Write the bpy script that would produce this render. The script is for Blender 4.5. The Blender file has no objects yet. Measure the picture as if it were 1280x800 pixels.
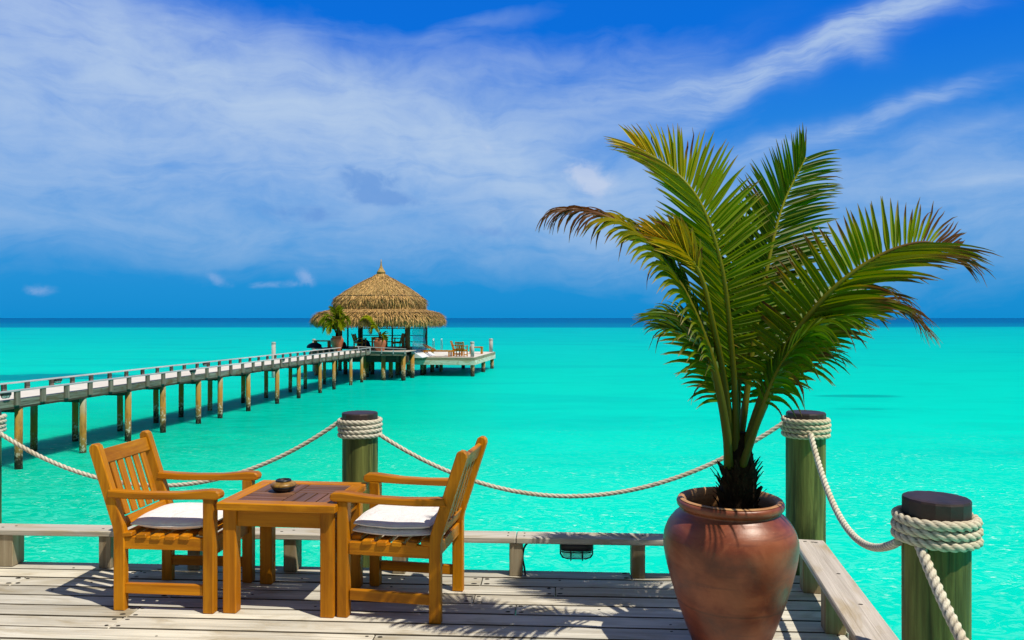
import bpy, math, random
from mathutils import Vector, Matrix, noise
R = math.radians
V = Vector
random.seed(7)
sc = bpy.context.scene
col = sc.collection
EYE = 1.57           # camera height above the deck
F = 950.0            # focal length in photo pixels (photo 1280 wide)
HV = 397.5           # horizon row

# ------------------------------------------------------------------ camera
cam = bpy.data.cameras.new('camera')
camo = bpy.data.objects.new('camera', cam); col.objects.link(camo)
camo.location = (0, 0, EYE); camo.rotation_euler = (R(90), 0, 0)
cam.sensor_width = 36; cam.lens = F / 1280 * 36
cam.shift_y = -2.5 / 1280
cam.clip_start = 0.05; cam.clip_end = 60000
sc.camera = camo
sc.view_settings.view_transform = 'Standard'; sc.view_settings.look = 'None'
sc.view_settings.exposure = 0.0; sc.view_settings.gamma = 1.0
sc.view_settings.use_curve_mapping = False
sc.cycles.use_denoising = True
sc.cycles.max_bounces = 8; sc.cycles.transparent_max_bounces = 12

# ------------------------------------------------------------------ node helper
class NT:
    def __init__(s, tree): s.t = tree; s.n = tree.nodes; s.l = tree.links
    def add(s, typ, **kw):
        n = s.n.new(typ)
        for k, v in kw.items(): setattr(n, k, v)
        return n
    def put(s, sock, v):
        if isinstance(v, bpy.types.NodeSocket): s.l.new(v, sock)
        elif v is not None: sock.default_value = v
    def math(s, op, a, b=None, c=None, clamp=False):
        n = s.add('ShaderNodeMath', operation=op, use_clamp=clamp)
        s.put(n.inputs[0], a); s.put(n.inputs[1], b); s.put(n.inputs[2], c)
        return n.outputs[0]
    def mix(s, f, a, b, blend='MIX'):
        n = s.add('ShaderNodeMix', data_type='RGBA', blend_type=blend)
        s.put(n.inputs[0], f)
        s.put(n.inputs[6], a if isinstance(a, bpy.types.NodeSocket) else (*a, 1))
        s.put(n.inputs[7], b if isinstance(b, bpy.types.NodeSocket) else (*b, 1))
        return n.outputs[2]
    def ramp(s, f, stops, interp='LINEAR'):
        n = s.add('ShaderNodeValToRGB'); n.color_ramp.interpolation = interp
        e = n.color_ramp.elements
        while len(e) < len(stops): e.new(0.5)
        for el, (p, c) in zip(e, stops):
            el.position = p
            el.color = (c, c, c, 1) if not hasattr(c, '__len__') else (*c, 1)
        s.put(n.inputs[0], f)
        return n.outputs[0]
    def noise(s, vec, scale, detail=4, rough=0.5, dist=0.0):
        n = s.add('ShaderNodeTexNoise'); s.put(n.inputs['Vector'], vec)
        n.inputs['Scale'].default_value = scale; n.inputs['Detail'].default_value = detail
        n.inputs['Roughness'].default_value = rough; n.inputs['Distortion'].default_value = dist
        return n.outputs[0]
    def vor(s, vec, scale, feature='F1'):
        n = s.add('ShaderNodeTexVoronoi', feature=feature); s.put(n.inputs['Vector'], vec)
        n.inputs['Scale'].default_value = scale
        return n.outputs[0]
    def mapv(s, vec, scale=(1, 1, 1), loc=(0, 0, 0), rot=(0, 0, 0)):
        n = s.add('ShaderNodeMapping'); s.put(n.inputs[0], vec)
        n.inputs['Location'].default_value = loc; n.inputs['Scale'].default_value = scale
        n.inputs['Rotation'].default_value = rot
        return n.outputs[0]
    def sstep(s, x, lo, hi):
        n = s.add('ShaderNodeMapRange', interpolation_type='SMOOTHSTEP')
        s.put(n.inputs[0], x); n.inputs[1].default_value = lo; n.inputs[2].default_value = hi
        n.inputs[3].default_value = 0; n.inputs[4].default_value = 1
        return n.outputs[0]

# ------------------------------------------------------------------ sun and sky
TOSUN = V((0.417, -0.29, 0.877)).normalized()
sun = bpy.data.lights.new('sun', 'SUN'); sun.energy = 4.9; sun.angle = R(0.5); sun.color = (1.0, 0.92, 0.77)
suno = bpy.data.objects.new('sun', sun); col.objects.link(suno)
suno.rotation_euler = (-TOSUN).to_track_quat('-Z', 'Y').to_euler()

def azel(u, v):
    a = math.atan((u - 640) / F)
    return a, math.atan((HV - v) / F * math.cos(a))

def build_world():
    w = bpy.data.worlds.new('World'); sc.world = w; w.use_nodes = True
    t = NT(w.node_tree); t.n.clear()
    out = t.add('ShaderNodeOutputWorld'); bg = t.add('ShaderNodeBackground')
    t.l.new(bg.outputs[0], out.inputs[0]); bg.inputs[1].default_value = 0.1
    sky = t.add('ShaderNodeTexSky', sky_type='NISHITA'); sky.sun_disc = False
    sky.sun_elevation = math.asin(TOSUN.z); sky.sun_rotation = math.atan2(TOSUN.x, TOSUN.y)
    g = t.add('ShaderNodeTexCoord').outputs['Generated']
    sp = t.add('ShaderNodeSeparateXYZ'); t.l.new(g, sp.inputs[0])
    az = t.math('ARCTAN2', sp.outputs[0], sp.outputs[1])
    el = t.math('ARCSINE', sp.outputs[2])
    S = 10.0
    def c(r, gg, b): return (r * S, gg * S, b * S)
    base = t.ramp(t.math('MULTIPLY', el, 1 / 0.8), [(0.0, (0.0, .0262, .0640)), (0.045, (.0004, .0275, .067)), (0.13, (.0030, .029, .072)),
                  (0.25, (.0020, .0248, .075)), (0.42, (.0000, .0158, .073)), (0.8, (.0005, .012, .058)), (1.0, (.001, .010, .05))])
    base = t.mix(1.0, base, (100, 100, 100), 'MULTIPLY')
    base = t.mix(0.02, base, sky.outputs[0])
    # warp
    cv = t.add('ShaderNodeCombineXYZ'); t.l.new(az, cv.inputs[0]); t.l.new(el, cv.inputs[1])
    pv = cv.outputs[0]
    wn = t.add('ShaderNodeTexNoise'); t.l.new(pv, wn.inputs[0]); wn.inputs['Scale'].default_value = 7; wn.inputs['Detail'].default_value = 4
    sub = t.add('ShaderNodeVectorMath', operation='SUBTRACT'); t.l.new(wn.outputs['Color'], sub.inputs[0]); sub.inputs[1].default_value = (.5, .5, .5)
    scl = t.add('ShaderNodeVectorMath', operation='SCALE'); t.l.new(sub.outputs[0], scl.inputs[0]); scl.inputs['Scale'].default_value = 0.07
    ad = t.add('ShaderNodeVectorMath', operation='ADD'); t.l.new(pv, ad.inputs[0]); t.l.new(scl.outputs[0], ad.inputs[1])
    wsp = t.add('ShaderNodeSeparateXYZ'); t.l.new(ad.outputs[0], wsp.inputs[0])
    def blob(u, v, hl, hw, ang, amp, src=wsp, pw=1.0):
        a, e = azel(u, v)
        dx = t.math('SUBTRACT', src.outputs[0], a); dy = t.math('SUBTRACT', src.outputs[1], e)
        ca, sa = math.cos(R(ang)), math.sin(R(ang))
        px = t.math('MULTIPLY_ADD', dx, ca / (hl / F), t.math('MULTIPLY', dy, sa / (hl / F)))
        py = t.math('MULTIPLY_ADD', dy, ca / (hw / F), t.math('MULTIPLY', dx, -sa / (hw / F)))
        d = t.math('ADD', t.math('MULTIPLY', px, px), t.math('MULTIPLY', py, py))
        return t.math('MULTIPLY', t.math('EXPONENT', t.math('MULTIPLY', d, -1.0)), amp)
    def total(bl, src=wsp):
        s = None
        for b in bl:
            x = blob(*b, src=src)
            s = x if s is None else t.math('ADD', s, x)
        return s
    # broad veil of high cloud (centre, half length, half width, tilt, strength)
    veil = total([(150, 95, 330, 75, -6, .62), (420, 135, 300, 62, -13, .55), (620, 215, 260, 55, -17, .42), (330, 205, 420, 50, -8, .30),
                  (60, 5, 260, 50, -12, .36), (820, 260, 260, 70, -8, .28), (1130, 235, 260, 60, 3, .26), (640, 90, 200, 30, 8, .32),
                  (560, 45, 130, 16, 14, .22), (700, 150, 260, 40, 10, .30),
                  (420, 300, 420, 40, -4, .20), (150, 255, 300, 50, -6, .18), (-420, 150, 400, 110, 4, .5), (1700, 180, 420, 80, 5, .4)])
    st = t.noise(t.mapv(ad.outputs[0], (4, 16, 1), rot=(0, 0, R(9))), 1.6, 7, .62, .6)
    st2 = t.noise(t.mapv(ad.outputs[0], (9, 13, 1), rot=(0, 0, R(-20))), 1.6, 8, .6, .2)
    tex = t.math('ADD', t.math('MULTIPLY', t.sstep(st, .28, .72), .65), t.math('MULTIPLY', t.sstep(st2, .25, .75), .45))
    veil = t.math('MULTIPLY', veil, t.math('ADD', t.math('MULTIPLY', tex, .78), .30))
    veil = t.math('MULTIPLY', t.math('MAXIMUM', t.math('SUBTRACT', veil, .05), 0.0), 1.1)
    # crisp streaks at upper right
    fil = total([(1010, 68, 190, 15, 16, .62), (1150, 8, 120, 16, 20, .55), (890, 98, 130, 12, 9, .45), (760, 105, 120, 16, 16, .22), (870, 150, 70, 12, 32, .28), (1080, 70, 22, 12, -20, .42),
                 (1080, 155, 120, 9, 14, .3), (1180, 118, 40, 8, 18, .2), (1240, 230, 70, 7, 0, .35), (1190, 178, 60, 7, 22, .18), (960, 185, 120, 12, 10, .22)])
    stf = t.noise(t.mapv(ad.outputs[0], (6, 40, 1), rot=(0, 0, R(-15))), 2.0, 7, .65, .3)
    fil = t.math('MULTIPLY', fil, t.math('ADD', t.math('MULTIPLY', t.sstep(stf, .3, .7), .8), .35))
    cl = t.math('SUBTRACT', 1.0, t.math('EXPONENT', t.math('MULTIPLY', t.math('ADD', veil, fil), -1.45)))
    colr = t.mix(t.math('MULTIPLY', cl, .97), base, c(.50, .64, .83))
    # small cumulus: lit puffs and a shaded bank
    pn = t.noise(t.mapv(pv, (1, 1.3, 1)), 34, 6, .6, .3)
    w2 = t.add('ShaderNodeVectorMath', operation='SCALE'); t.l.new(sub.outputs[0], w2.inputs[0]); w2.inputs['Scale'].default_value = 0.02
    a2 = t.add('ShaderNodeVectorMath', operation='ADD'); t.l.new(pv, a2.inputs[0]); t.l.new(w2.outputs[0], a2.inputs[1])
    s2 = t.add('ShaderNodeSeparateXYZ'); t.l.new(a2.outputs[0], s2.inputs[0])
    def puffs(bl, lo=.30, hi=.62):
        s = total(bl, s2)
        return t.sstep(t.math('ADD', s, t.math('MULTIPLY', t.math('MULTIPLY', t.math('SUBTRACT', pn, .5), 2.3), t.math('MULTIPLY', s, 1.6, clamp=True))), lo, hi)
    dark = puffs([(436, 218, 13, 12, 0, .8), (458, 227, 15, 11, 0, .7), (484, 226, 15, 12, 0, .75), (462, 245, 40, 11, -4, .75), (492, 250, 34, 8, -6, .6), (385, 270, 45, 10, 5, .5), (610, 290, 60, 9, 0, .5), (350, 262, 60, 8, 0, .35)], .12, .95)
    colr = t.mix(t.math('MULTIPLY', dark, .75), colr, c(.135, .315, .70))
    lit = puffs([(742, 226, 30, 20, -35, .95), (722, 214, 18, 10, 0, .6), (608, 183, 16, 10, -40, .35)], .12, 1.05)
    colr = t.mix(t.math('MULTIPLY', lit, .52), colr, c(.66, .71, .84))
    low = puffs([(382, 346, 16, 13, -25, .75), (270, 345, 24, 9, -25, .5), (326, 356, 22, 6, 0, .5), (48, 362, 26, 8, 0, .5), (365, 356, 20, 6, 0, .4)], .20, 1.05)
    colr = t.mix(t.math('MULTIPLY', low, .55), colr, c(.36, .50, .80))
    # grey veil added overhead and behind the viewer, unseen, to neutralise the blue fill
    beh = t.math('MAXIMUM', t.sstep(sp.outputs[1], .45, -.25), t.sstep(el, .50, .95))
    vn = t.noise(t.mapv(g, (2, 2, 4)), 1.5, 5, .6, .4)
    colr = t.mix(t.math('MULTIPLY', beh, t.math('ADD', t.math('MULTIPLY', vn, .5), .6), clamp=True), colr, c(.165, .17, .175))
    t.l.new(colr, bg.inputs[0])
build_world()

# ------------------------------------------------------------------ mesh builder
def frame_m(origin=(0, 0, 0), x=(1, 0, 0), z=(0, 0, 1)):
    x = V(x).normalized(); z = V(z); y = z.cross(x).normalized(); z = x.cross(y)
    m = Matrix((x, y, z)).transposed().to_4x4(); m.translation = V(origin)
    return m
def rotz(a): return Matrix.Rotation(a, 4, 'Z')
def T(*a): return Matrix.Translation(V(a))

class MB:
    def __init__(s): s.v = []; s.f = []; s.uv = []; s.m = []; s.sm = []; s.c = []
    def vert(s, p, c=(1, 1, 1)): s.v.append(V(p)); s.c.append(c); return len(s.v) - 1
    def face(s, idx, uvs=None, m=0, smooth=False):
        s.f.append(tuple(idx)); s.uv.append(uvs or [(0, 0)] * len(idx)); s.m.append(m); s.sm.append(smooth)
    def _poly(s, vs, faces, M, m, c, smooth, orient, long_axis, off):
        b0 = len(s.v)
        for p in vs: s.v.append(M @ V(p)); s.c.append(c)
        cen = sum((V(p) for p in vs), V()) / len(vs)
        for fc in faces:
            ps = [V(vs[i]) for i in fc]
            n = V()
            for i in range(len(ps)):
                n += (ps[i] - ps[0]).cross(ps[(i + 1) % len(ps)] - ps[0])
            if orient and n.dot(sum(ps, V()) / len(ps) - cen) < 0: fc = tuple(reversed(fc)); ps.reverse(); n = -n
            an = [abs(q) for q in n]; k = an.index(max(an))
            ax = [a for a in (0, 1, 2) if a != k]
            if long_axis in ax: ua = long_axis; va = [a for a in ax if a != long_axis][0]
            else: ua, va = ax
            sc_ = 1.0 if long_axis in ax else .15
            s.face([b0 + i for i in fc], [(p[ua] * sc_ + off[0], p[va] + off[1] + k * .37) for p in ps], m, smooth)
    def box(s, M, size, bev=.003, m=0, c=None):
        if c is None: k_ = random.uniform(.80, 1.10); c = (k_, k_ * random.uniform(.94, 1.03), k_)
        hx, hy, hz = (a / 2 for a in size)
        b = min(bev, hx * .45, hy * .45, hz * .45)
        off = (random.uniform(0, 50), random.uniform(0, 50))
        la = list(size).index(max(size))
        vs = []; ix = {}
        for sx in (-1, 1):
            for sy in (-1, 1):
                for sz in (-1, 1):
                    for k in range(3):
                        h = [hx - b, hy - b, hz - b]; h[k] += b
                        ix[(sx, sy, sz, k)] = len(vs); vs.append((sx * h[0], sy * h[1], sz * h[2]))
        fs = []
        for k in range(3):
            o = [a for a in range(3) if a != k]
            for sg in (-1, 1):
                q = []
                for a, bb in ((-1, -1), (1, -1), (1, 1), (-1, 1)):
                    e = [0, 0, 0]; e[k] = sg; e[o[0]] = a; e[o[1]] = bb; q.append(ix[(*e, k)])
                fs.append(tuple(q))
            for a in (-1, 1):
                for bb in (-1, 1):
                    e1 = [0, 0, 0]; e2 = [0, 0, 0]
                    e1[k] = -1; e2[k] = 1
                    for e in (e1, e2): e[o[0]] = a; e[o[1]] = bb
                    fs.append((ix[(*e1, o[0])], ix[(*e2, o[0])], ix[(*e2, o[1])], ix[(*e1, o[1])]))
        for sx in (-1, 1):
            for sy in (-1, 1):
                for sz in (-1, 1): fs.append(tuple(ix[(sx, sy, sz, k)] for k in range(3)))
        s._poly(vs, fs, M, m, c, False, True, la, off)
    def bar(s, a, b, w, h, bev=.003, m=0, c=None, up=(0, 0, 1)):
        a = V(a); b = V(b); d = b - a
        s.box(frame_m((a + b) / 2, d, up), (d.length, w, h), bev, m, c)
    def prism(s, prof, th, M, bev=.004, m=0, c=None):
        """closed outline in local xz, extruded along local y"""
        if c is None: k_ = random.uniform(.82, 1.10); c = (k_, k_ * random.uniform(.94, 1.03), k_)
        n = len(prof); P = [V((p[0], p[1])) for p in prof]
        area = sum(P[i].x * P[(i + 1) % n].y - P[(i + 1) % n].x * P[i].y for i in range(n))
        if area < 0: P.reverse()
        ins = []
        for i in range(n):
            e1 = (P[i] - P[i - 1]).normalized(); e2 = (P[(i + 1) % n] - P[i]).normalized()
            n1 = V((-e1.y, e1.x)); n2 = V((-e2.y, e2.x)); mm = (n1 + n2)
            mm = mm / max(.3, mm.length_squared) * 2
            ins.append(P[i] + mm * bev)
        h = th / 2
        rings = [(-h, ins), (-h + bev, P), (h - bev, P), (h, ins)]
        vs = [(q.x, y, q.y) for y, rr in rings for q in rr]
        fs = []
        for k in range(3):
            for i in range(n):
                j = (i + 1) % n
                fs.append((k * n + i, k * n + j, (k + 1) * n + j, (k + 1) * n + i))
        fs.append(tuple(range(n))); fs.append(tuple(reversed(range(3 * n, 4 * n))))
        ex = [max(p.x for p in P) - min(p.x for p in P), th, max(p.y for p in P) - min(p.y for p in P)]
        off = (random.uniform(0, 50), random.uniform(0, 50))
        s._poly(vs, fs, M, m, c, False, False, ex.index(max(ex)), off)
    def tube(s, pts, rad, n=10, m=0, c=(1, 1, 1), caps=True, up=(0, 0, 1), smooth=True):
        pts = [V(p) for p in pts]; K = len(pts)
        rad = rad if hasattr(rad, '__len__') else [rad] * K
        b0 = len(s.v); ref = V(up); L = 0
        off = random.uniform(0, 50)
        prev = None; Ls = []
        for i, p in enumerate(pts):
            t = (pts[min(i + 1, K - 1)] - pts[max(i - 1, 0)]).normalized()
            if prev is None:
                a = ref if abs(t.dot(ref)) < .9 else V((1, 0, 0))
                x = (a - t * a.dot(t)).normalized()
            else: x = (prev - t * prev.dot(t)).normalized()
            prev = x; y = t.cross(x)
            if i: L += (p - pts[i - 1]).length
            Ls.append(L)
            cc = c[i] if isinstance(c, list) else c
            for k in range(n):
                an = 2 * math.pi * k / n
                s.v.append(p + (x * math.cos(an) + y * math.sin(an)) * rad[i]); s.c.append(cc)
        for i in range(K - 1):
            for k in range(n):
                k2 = (k + 1) % n; r = rad[i] * 2 * math.pi / n
                s.face((b0 + i * n + k, b0 + i * n + k2, b0 + (i + 1) * n + k2, b0 + (i + 1) * n + k),
                       [(Ls[i] + off, k * r), (Ls[i] + off, (k + 1) * r), (Ls[i + 1] + off, (k + 1) * r), (Ls[i + 1] + off, k * r)], m, smooth)
        if caps:
            s.face([b0 + k for k in reversed(range(n))], None, m); s.face([b0 + (K - 1) * n + k for k in range(n)], None, m)
    def lathe(s, prof, n=48, M=Matrix(), m=0, c=(1, 1, 1), wob=0, smooth=True):
        b0 = len(s.v); L = 0
        for i, (r, z) in enumerate(prof):
            for k in range(n):
                a = 2 * math.pi * k / n
                w = 1 + wob * (noise.noise(V((math.cos(a) * 1.3, math.sin(a) * 1.3, z * 1.5))))
                s.v.append(M @ V((r * w * math.cos(a), r * w * math.sin(a), z))); s.c.append(c)
        for i in range(len(prof) - 1):
            dl = math.hypot(prof[i + 1][0] - prof[i][0], prof[i + 1][1] - prof[i][1])
            for k in range(n):
                k2 = (k + 1) % n
                s.face((b0 + i * n + k, b0 + i * n + k2, b0 + (i + 1) * n + k2, b0 + (i + 1) * n + k),
                       [(L, k / n), (L, (k + 1) / n), (L + dl, (k + 1) / n), (L + dl, k / n)], m, smooth)
            L += dl
        if prof[0][0] > 1e-5: s.face([b0 + k for k in reversed(range(n))], None, m)
        if prof[-1][0] > 1e-5: s.face([b0 + (len(prof) - 1) * n + k for k in range(n)], None, m)
    def rings(s, rings, m=0, c=(1, 1, 1), smooth=True, cap0=False, cap1=False):
        b0 = len(s.v); n = len(rings[0])
        for rr in rings:
            for p in rr: s.v.append(V(p)); s.c.append(c)
        for i in range(len(rings) - 1):
            for k in range(n):
                k2 = (k + 1) % n
                s.face((b0 + i * n + k, b0 + i * n + k2, b0 + (i + 1) * n + k2, b0 + (i + 1) * n + k),
                       [(i, k / n * 8), (i, (k + 1) / n * 8), (i + 1, (k + 1) / n * 8), (i + 1, k / n * 8)], m, smooth)
        if cap0: s.face([b0 + k for k in reversed(range(n))], None, m)
        if cap1: s.face([b0 + (len(rings) - 1) * n + k for k in range(n)], None, m)
    def build(s, name, mats, parent=None):
        me = bpy.data.meshes.new(name)
        me.from_pydata(s.v, [], s.f)
        uvl = me.uv_layers.new(name='UVMap')
        flat = [x for f in s.uv for q in f for x in q]
        uvl.data.foreach_set('uv', flat)
        ca = me.color_attributes.new('tint', 'FLOAT_COLOR', 'POINT')
        ca.data.foreach_set('color', [x for q in s.c for x in (q[0], q[1], q[2], 1)])
        me.polygons.foreach_set('material_index', s.m); me.polygons.foreach_set('use_smooth', s.sm)
        for mm in (mats if isinstance(mats, (list, tuple)) else [mats]): me.materials.append(mm)
        me.update()
        o = bpy.data.objects.new(name, me); col.objects.link(o)
        if parent: o.parent = parent
        return o

def tag(o, label=None, cat=None, group=None, kind=None):
    if label: o['label'] = label
    if cat: o['category'] = cat
    if group: o['group'] = group
    if kind: o['kind'] = kind
    return o
def thing(name, label, cat, loc=(0, 0, 0), rz=0, group=None):
    o = bpy.data.objects.new(name, None); col.objects.link(o)
    o.location = loc; o.rotation_euler = (0, 0, rz); o.empty_display_size = .2
    return tag(o, label, cat, group)
def copy_tree(o, parent=None):
    c = o.copy(); col.objects.link(c)
    if parent: c.parent = parent
    for ch in list(o.children): copy_tree(ch, c)
    return c
def dup(o, label, loc, rz, group=None, scale=None):
    c = copy_tree(o); c.location = loc; c.rotation_euler = (0, 0, rz); c['label'] = label
    if group: c['group'] = group
    if scale: c.scale = (scale,) * 3
    return c
def at(u, v, d): return V(((u - 640) / F * d, d, EYE + (HV - v) / F * d))
def catmull(pts, n):
    pts = [V(p) for p in pts]; P = [pts[0] * 2 - pts[1]] + pts + [pts[-1] * 2 - pts[-2]]
    out = []; K = len(pts) - 1
    for i in range(n + 1):
        x = i / n * K; k = min(int(x), K - 1); f = x - k
        a, b, c, d = P[k:k + 4]
        out.append(.5 * (2 * b + (c - a) * f + (2 * a - 5 * b + 4 * c - d) * f * f + (3 * b - a - 3 * c + d) * f ** 3))
    return out

# ------------------------------------------------------------------ materials
def mat(name):
    m = bpy.data.materials.new(name); m.use_nodes = True
    t = NT(m.node_tree); b = t.n['Principled BSDF']
    return m, t, b
def bump(t, b, h, strength, dist=.01):
    n = t.add('ShaderNodeBump'); n.inputs['Strength'].default_value = strength; n.inputs['Distance'].default_value = dist
    t.put(n.inputs['Height'], h); t.l.new(n.outputs[0], b.inputs['Normal'])
def uvn(t): return t.add('ShaderNodeTexCoord').outputs['UV']
def objc(t): return t.add('ShaderNodeTexCoord').outputs['Object']
def posn(t): return t.add('ShaderNodeNewGeometry').outputs['Position']
def vcol(t):
    n = t.add('ShaderNodeVertexColor'); n.layer_name = 'tint'; return n.outputs[0]

def wood(name, dark, light, rough=.5, fine=60, knots=None, stain=None, bmp=.3, spec=.4, usetint=True):
    m, t, b = mat(name); uv = uvn(t)
    g1 = t.noise(t.mapv(uv, (1.6, fine, 1)), 1.0, 6, .6, .8)
    g2 = t.noise(t.mapv(uv, (.9, 9, 1)), 1.0, 4, .5, 1.2)
    f = t.math('ADD', t.math('MULTIPLY', t.sstep(g1, .25, .75), .55), t.math('MULTIPLY', t.sstep(g2, .3, .7), .45))
    c = t.mix(f, dark, light)
    if stain:
        sn = t.noise(t.mapv(uv, (2.2, 7, 1), loc=(3, 5, 0)), 1.0, 5, .6, .6)
        c = t.mix(t.math('MULTIPLY', t.sstep(sn, .46, .72), .85), c, stain)
    if knots:
        kn = t.vor(t.mapv(uv, (1.3, 5.5, 1)), 1.0)
        k2 = t.noise(t.mapv(uv, (8, 40, 1)), 1.0, 3, .5)
        c = t.mix(t.math('MULTIPLY', t.sstep(t.math('ADD', kn, t.math('MULTIPLY', k2, .06)), .115, .05), .85), c, knots)
        cr = t.noise(t.mapv(uv, (.7, 55, 1), loc=(9, 2, 0)), 1.0, 2, .5, .5)
        c = t.mix(t.math('MULTIPLY', t.sstep(cr, .66, .74), .7), c, knots)
    if usetint: c = t.mix(1.0, c, vcol(t), 'MULTIPLY')
    t.l.new(c, b.inputs['Base Color'])
    b.inputs['Roughness'].default_value = rough; b.inputs['Specular IOR Level'].default_value = spec
    bump(t, b, f, bmp, .004)
    return m
TEAK = wood('teak', (.33, .110, .0015), (.66, .265, .006), .45, 38, stain=(.27, .082, .0015), bmp=.35, spec=.2)
TEAKTOP = wood('weathered_teak', (.075, .034, .017), (.25, .118, .062), .5, 45, bmp=.35, spec=.35)
DECKW = wood('deck_timber', (.40, .375, .32), (.78, .745, .65), .75, 70, knots=(.05, .035, .022), stain=(.36, .30, .19), bmp=.7, spec=.2)
KERBW = wood('kerb_timber', (.36, .33, .28), (.62, .585, .52), .75, 60, knots=(.14, .10, .06), stain=(.36, .29, .16), bmp=.6, spec=.2)
BLOCKW = wood('block_timber', (.20, .14, .075), (.40, .33, .22), .7, 40, stain=(.22, .15, .05), bmp=.5, spec=.2)
GREENW = wood('green_timber', (.012, .020, .004), (.21, .235, .06), .6, 34, knots=(.016, .014, .006), stain=(.035, .035, .008), bmp=.8, spec=.3)
FASCIA = wood('fascia_timber', (.05, .048, .03), (.31, .35, .30), .7, 40, stain=(.16, .10, .035), bmp=.5, spec=.25)
PALEFAS = wood('pale_fascia_timber', (.50, .57, .45), (.78, .82, .70), .7, 30, stain=(.36, .30, .10), bmp=.4, spec=.25)
RAILW = wood('rail_timber', (.30, .34, .36), (.54, .58, .60), .6, 30, bmp=.3, spec=.3)
DARKW = wood('dark_timber', (.03, .026, .018), (.09, .08, .055), .7, 30, bmp=.3, spec=.2)
BROWNW = wood('brown_timber', (.055, .030, .012), (.16, .085, .03), .6, 30, bmp=.3, spec=.3)
SANDW = wood('sandy_decking', (.58, .56, .52), (.72, .70, .67), .85, 20, bmp=.3, spec=.15)
BLOCKG = wood('grey_brown_timber', (.075, .065, .05), (.26, .235, .195), .75, 30, bmp=.4, spec=.2)
POLEW = wood('pole_timber', (.28, .28, .27), (.55, .55, .53), .7, 30, bmp=.4, spec=.2)

def simple(name, c, rough=.5, spec=.5, metal=0, n_amt=.0, n_scale=20, c2=None, bmp=0):
    m, t, b = mat(name)
    b.inputs['Roughness'].default_value = rough; b.inputs['Specular IOR Level'].default_value = spec; b.inputs['Metallic'].default_value = metal
    n = t.noise(objc(t), n_scale, 5, .6)
    t.l.new(t.mix(t.sstep(n, .3, .7), c, c2 or tuple(x * .75 for x in c)), b.inputs['Base Color'])
    if bmp: bump(t, b, n, bmp, .01)
    return m
CAP = simple('cap_paint', (.040, .020, .018), .55, .5, n_scale=14, c2=(.018, .011, .011), bmp=.3)
BLACK = simple('black_metal', (.012, .012, .014), .4, .5)
SOIL = simple('soil', (.02, .013, .008), .95, .1, bmp=1, n_scale=40)
GAPSHADE = simple('board_edge_gap_shade', (.045, .038, .028), .9, .1, n_scale=9, c2=(.10, .085, .06))  # dark colour standing in for the shade in the gaps between planks
NAIL = simple('nail', (.018, .015, .013), .8, .2)
CHROME = simple('steel_rail', (.7, .72, .74), .25, .5, metal=1)
WHITE = simple('white_cap', (.8, .8, .8), .4, .5)
NAVY = simple('navy_canvas', (.010, .028, .085), .8, .2, n_scale=8, c2=(.006, .016, .05), bmp=.4)
FIBRE = simple('palm_fibre', (.030, .018, .009), .95, .1, n_scale=30, c2=(.010, .007, .004), bmp=.6)
REDWOOD = simple('red_brown_wood', (.16, .05, .025), .6, .3)

def m_cushion():
    m, t, b = mat('white_canvas'); o = objc(t)
    w = t.noise(o, 11, 5, .6, 1.4); f = t.noise(o, 420, 2, .5)
    t.l.new(t.mix(t.sstep(w, .3, .7), (.82, .80, .81), (.74, .72, .74)), b.inputs['Base Color'])
    b.inputs['Roughness'].default_value = .9; b.inputs['Specular IOR Level'].default_value = .1
    bump(t, b, t.math('ADD', t.math('MULTIPLY', w, 1.0), t.math('MULTIPLY', f, .04)), .5, .03)
    return m
CUSH = m_cushion()

def m_rope():
    m, t, b = mat('rope_fibre'); uv = uvn(t)
    n = t.noise(t.mapv(uv, (60, 260, 1)), 1.0, 3, .6); n2 = t.noise(objc(t), 6, 3, .5)
    c = t.mix(t.sstep(n, .3, .7), (.50, .45, .36), (.74, .70, .60))
    c = t.mix(t.math('MULTIPLY', t.sstep(n2, .45, .7), .5), c, (.46, .38, .25))
    c = t.mix(1.0, c, vcol(t), 'MULTIPLY')
    t.l.new(c, b.inputs['Base Color']); b.inputs['Roughness'].default_value = .9; b.inputs['Specular IOR Level'].default_value = .1
    bump(t, b, n, .5, .003)
    return m
ROPE = m_rope()

def m_pot(name='terracotta_glaze'):
    m, t, b = mat(name); o = objc(t)
    n = t.noise(t.mapv(o, (1, 1, 1.3)), 4.5, 6, .6, .6); n2 = t.noise(t.mapv(o, (1, 1, 14)), 3, 4, .6); n3 = t.noise(o, 45, 4, .6)
    c = t.ramp(n, [(.30, (.080, .018, .010)), (.5, (.195, .046, .018)), (.68, (.32, .095, .040))])
    c = t.mix(t.math('MULTIPLY', t.sstep(n2, .52, .75), .5), c, (.10, .030, .020))
    c = t.mix(t.math('MULTIPLY', t.sstep(t.math('ADD', n3, t.math('MULTIPLY', n, .25)), .80, .93), .4), c, (.38, .22, .15))
    oz = t.add('ShaderNodeSeparateXYZ'); t.l.new(o, oz.inputs[0])
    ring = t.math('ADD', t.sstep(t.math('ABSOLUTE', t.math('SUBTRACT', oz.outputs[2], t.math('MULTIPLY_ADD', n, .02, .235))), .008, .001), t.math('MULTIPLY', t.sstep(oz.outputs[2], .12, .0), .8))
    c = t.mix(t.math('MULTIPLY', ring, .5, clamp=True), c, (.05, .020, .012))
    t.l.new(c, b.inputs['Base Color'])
    t.put(b.inputs['Roughness'], t.math('ADD', t.math('MULTIPLY', n, .35), .20)); b.inputs['Specular IOR Level'].default_value = .5
    bump(t, b, t.math('ADD', t.math('MULTIPLY', n2, .6), t.math('MULTIPLY', n3, .25)), .25, .008)
    return m
POT = m_pot()
m_, t_, b_ = mat('pale_clay')
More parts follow.
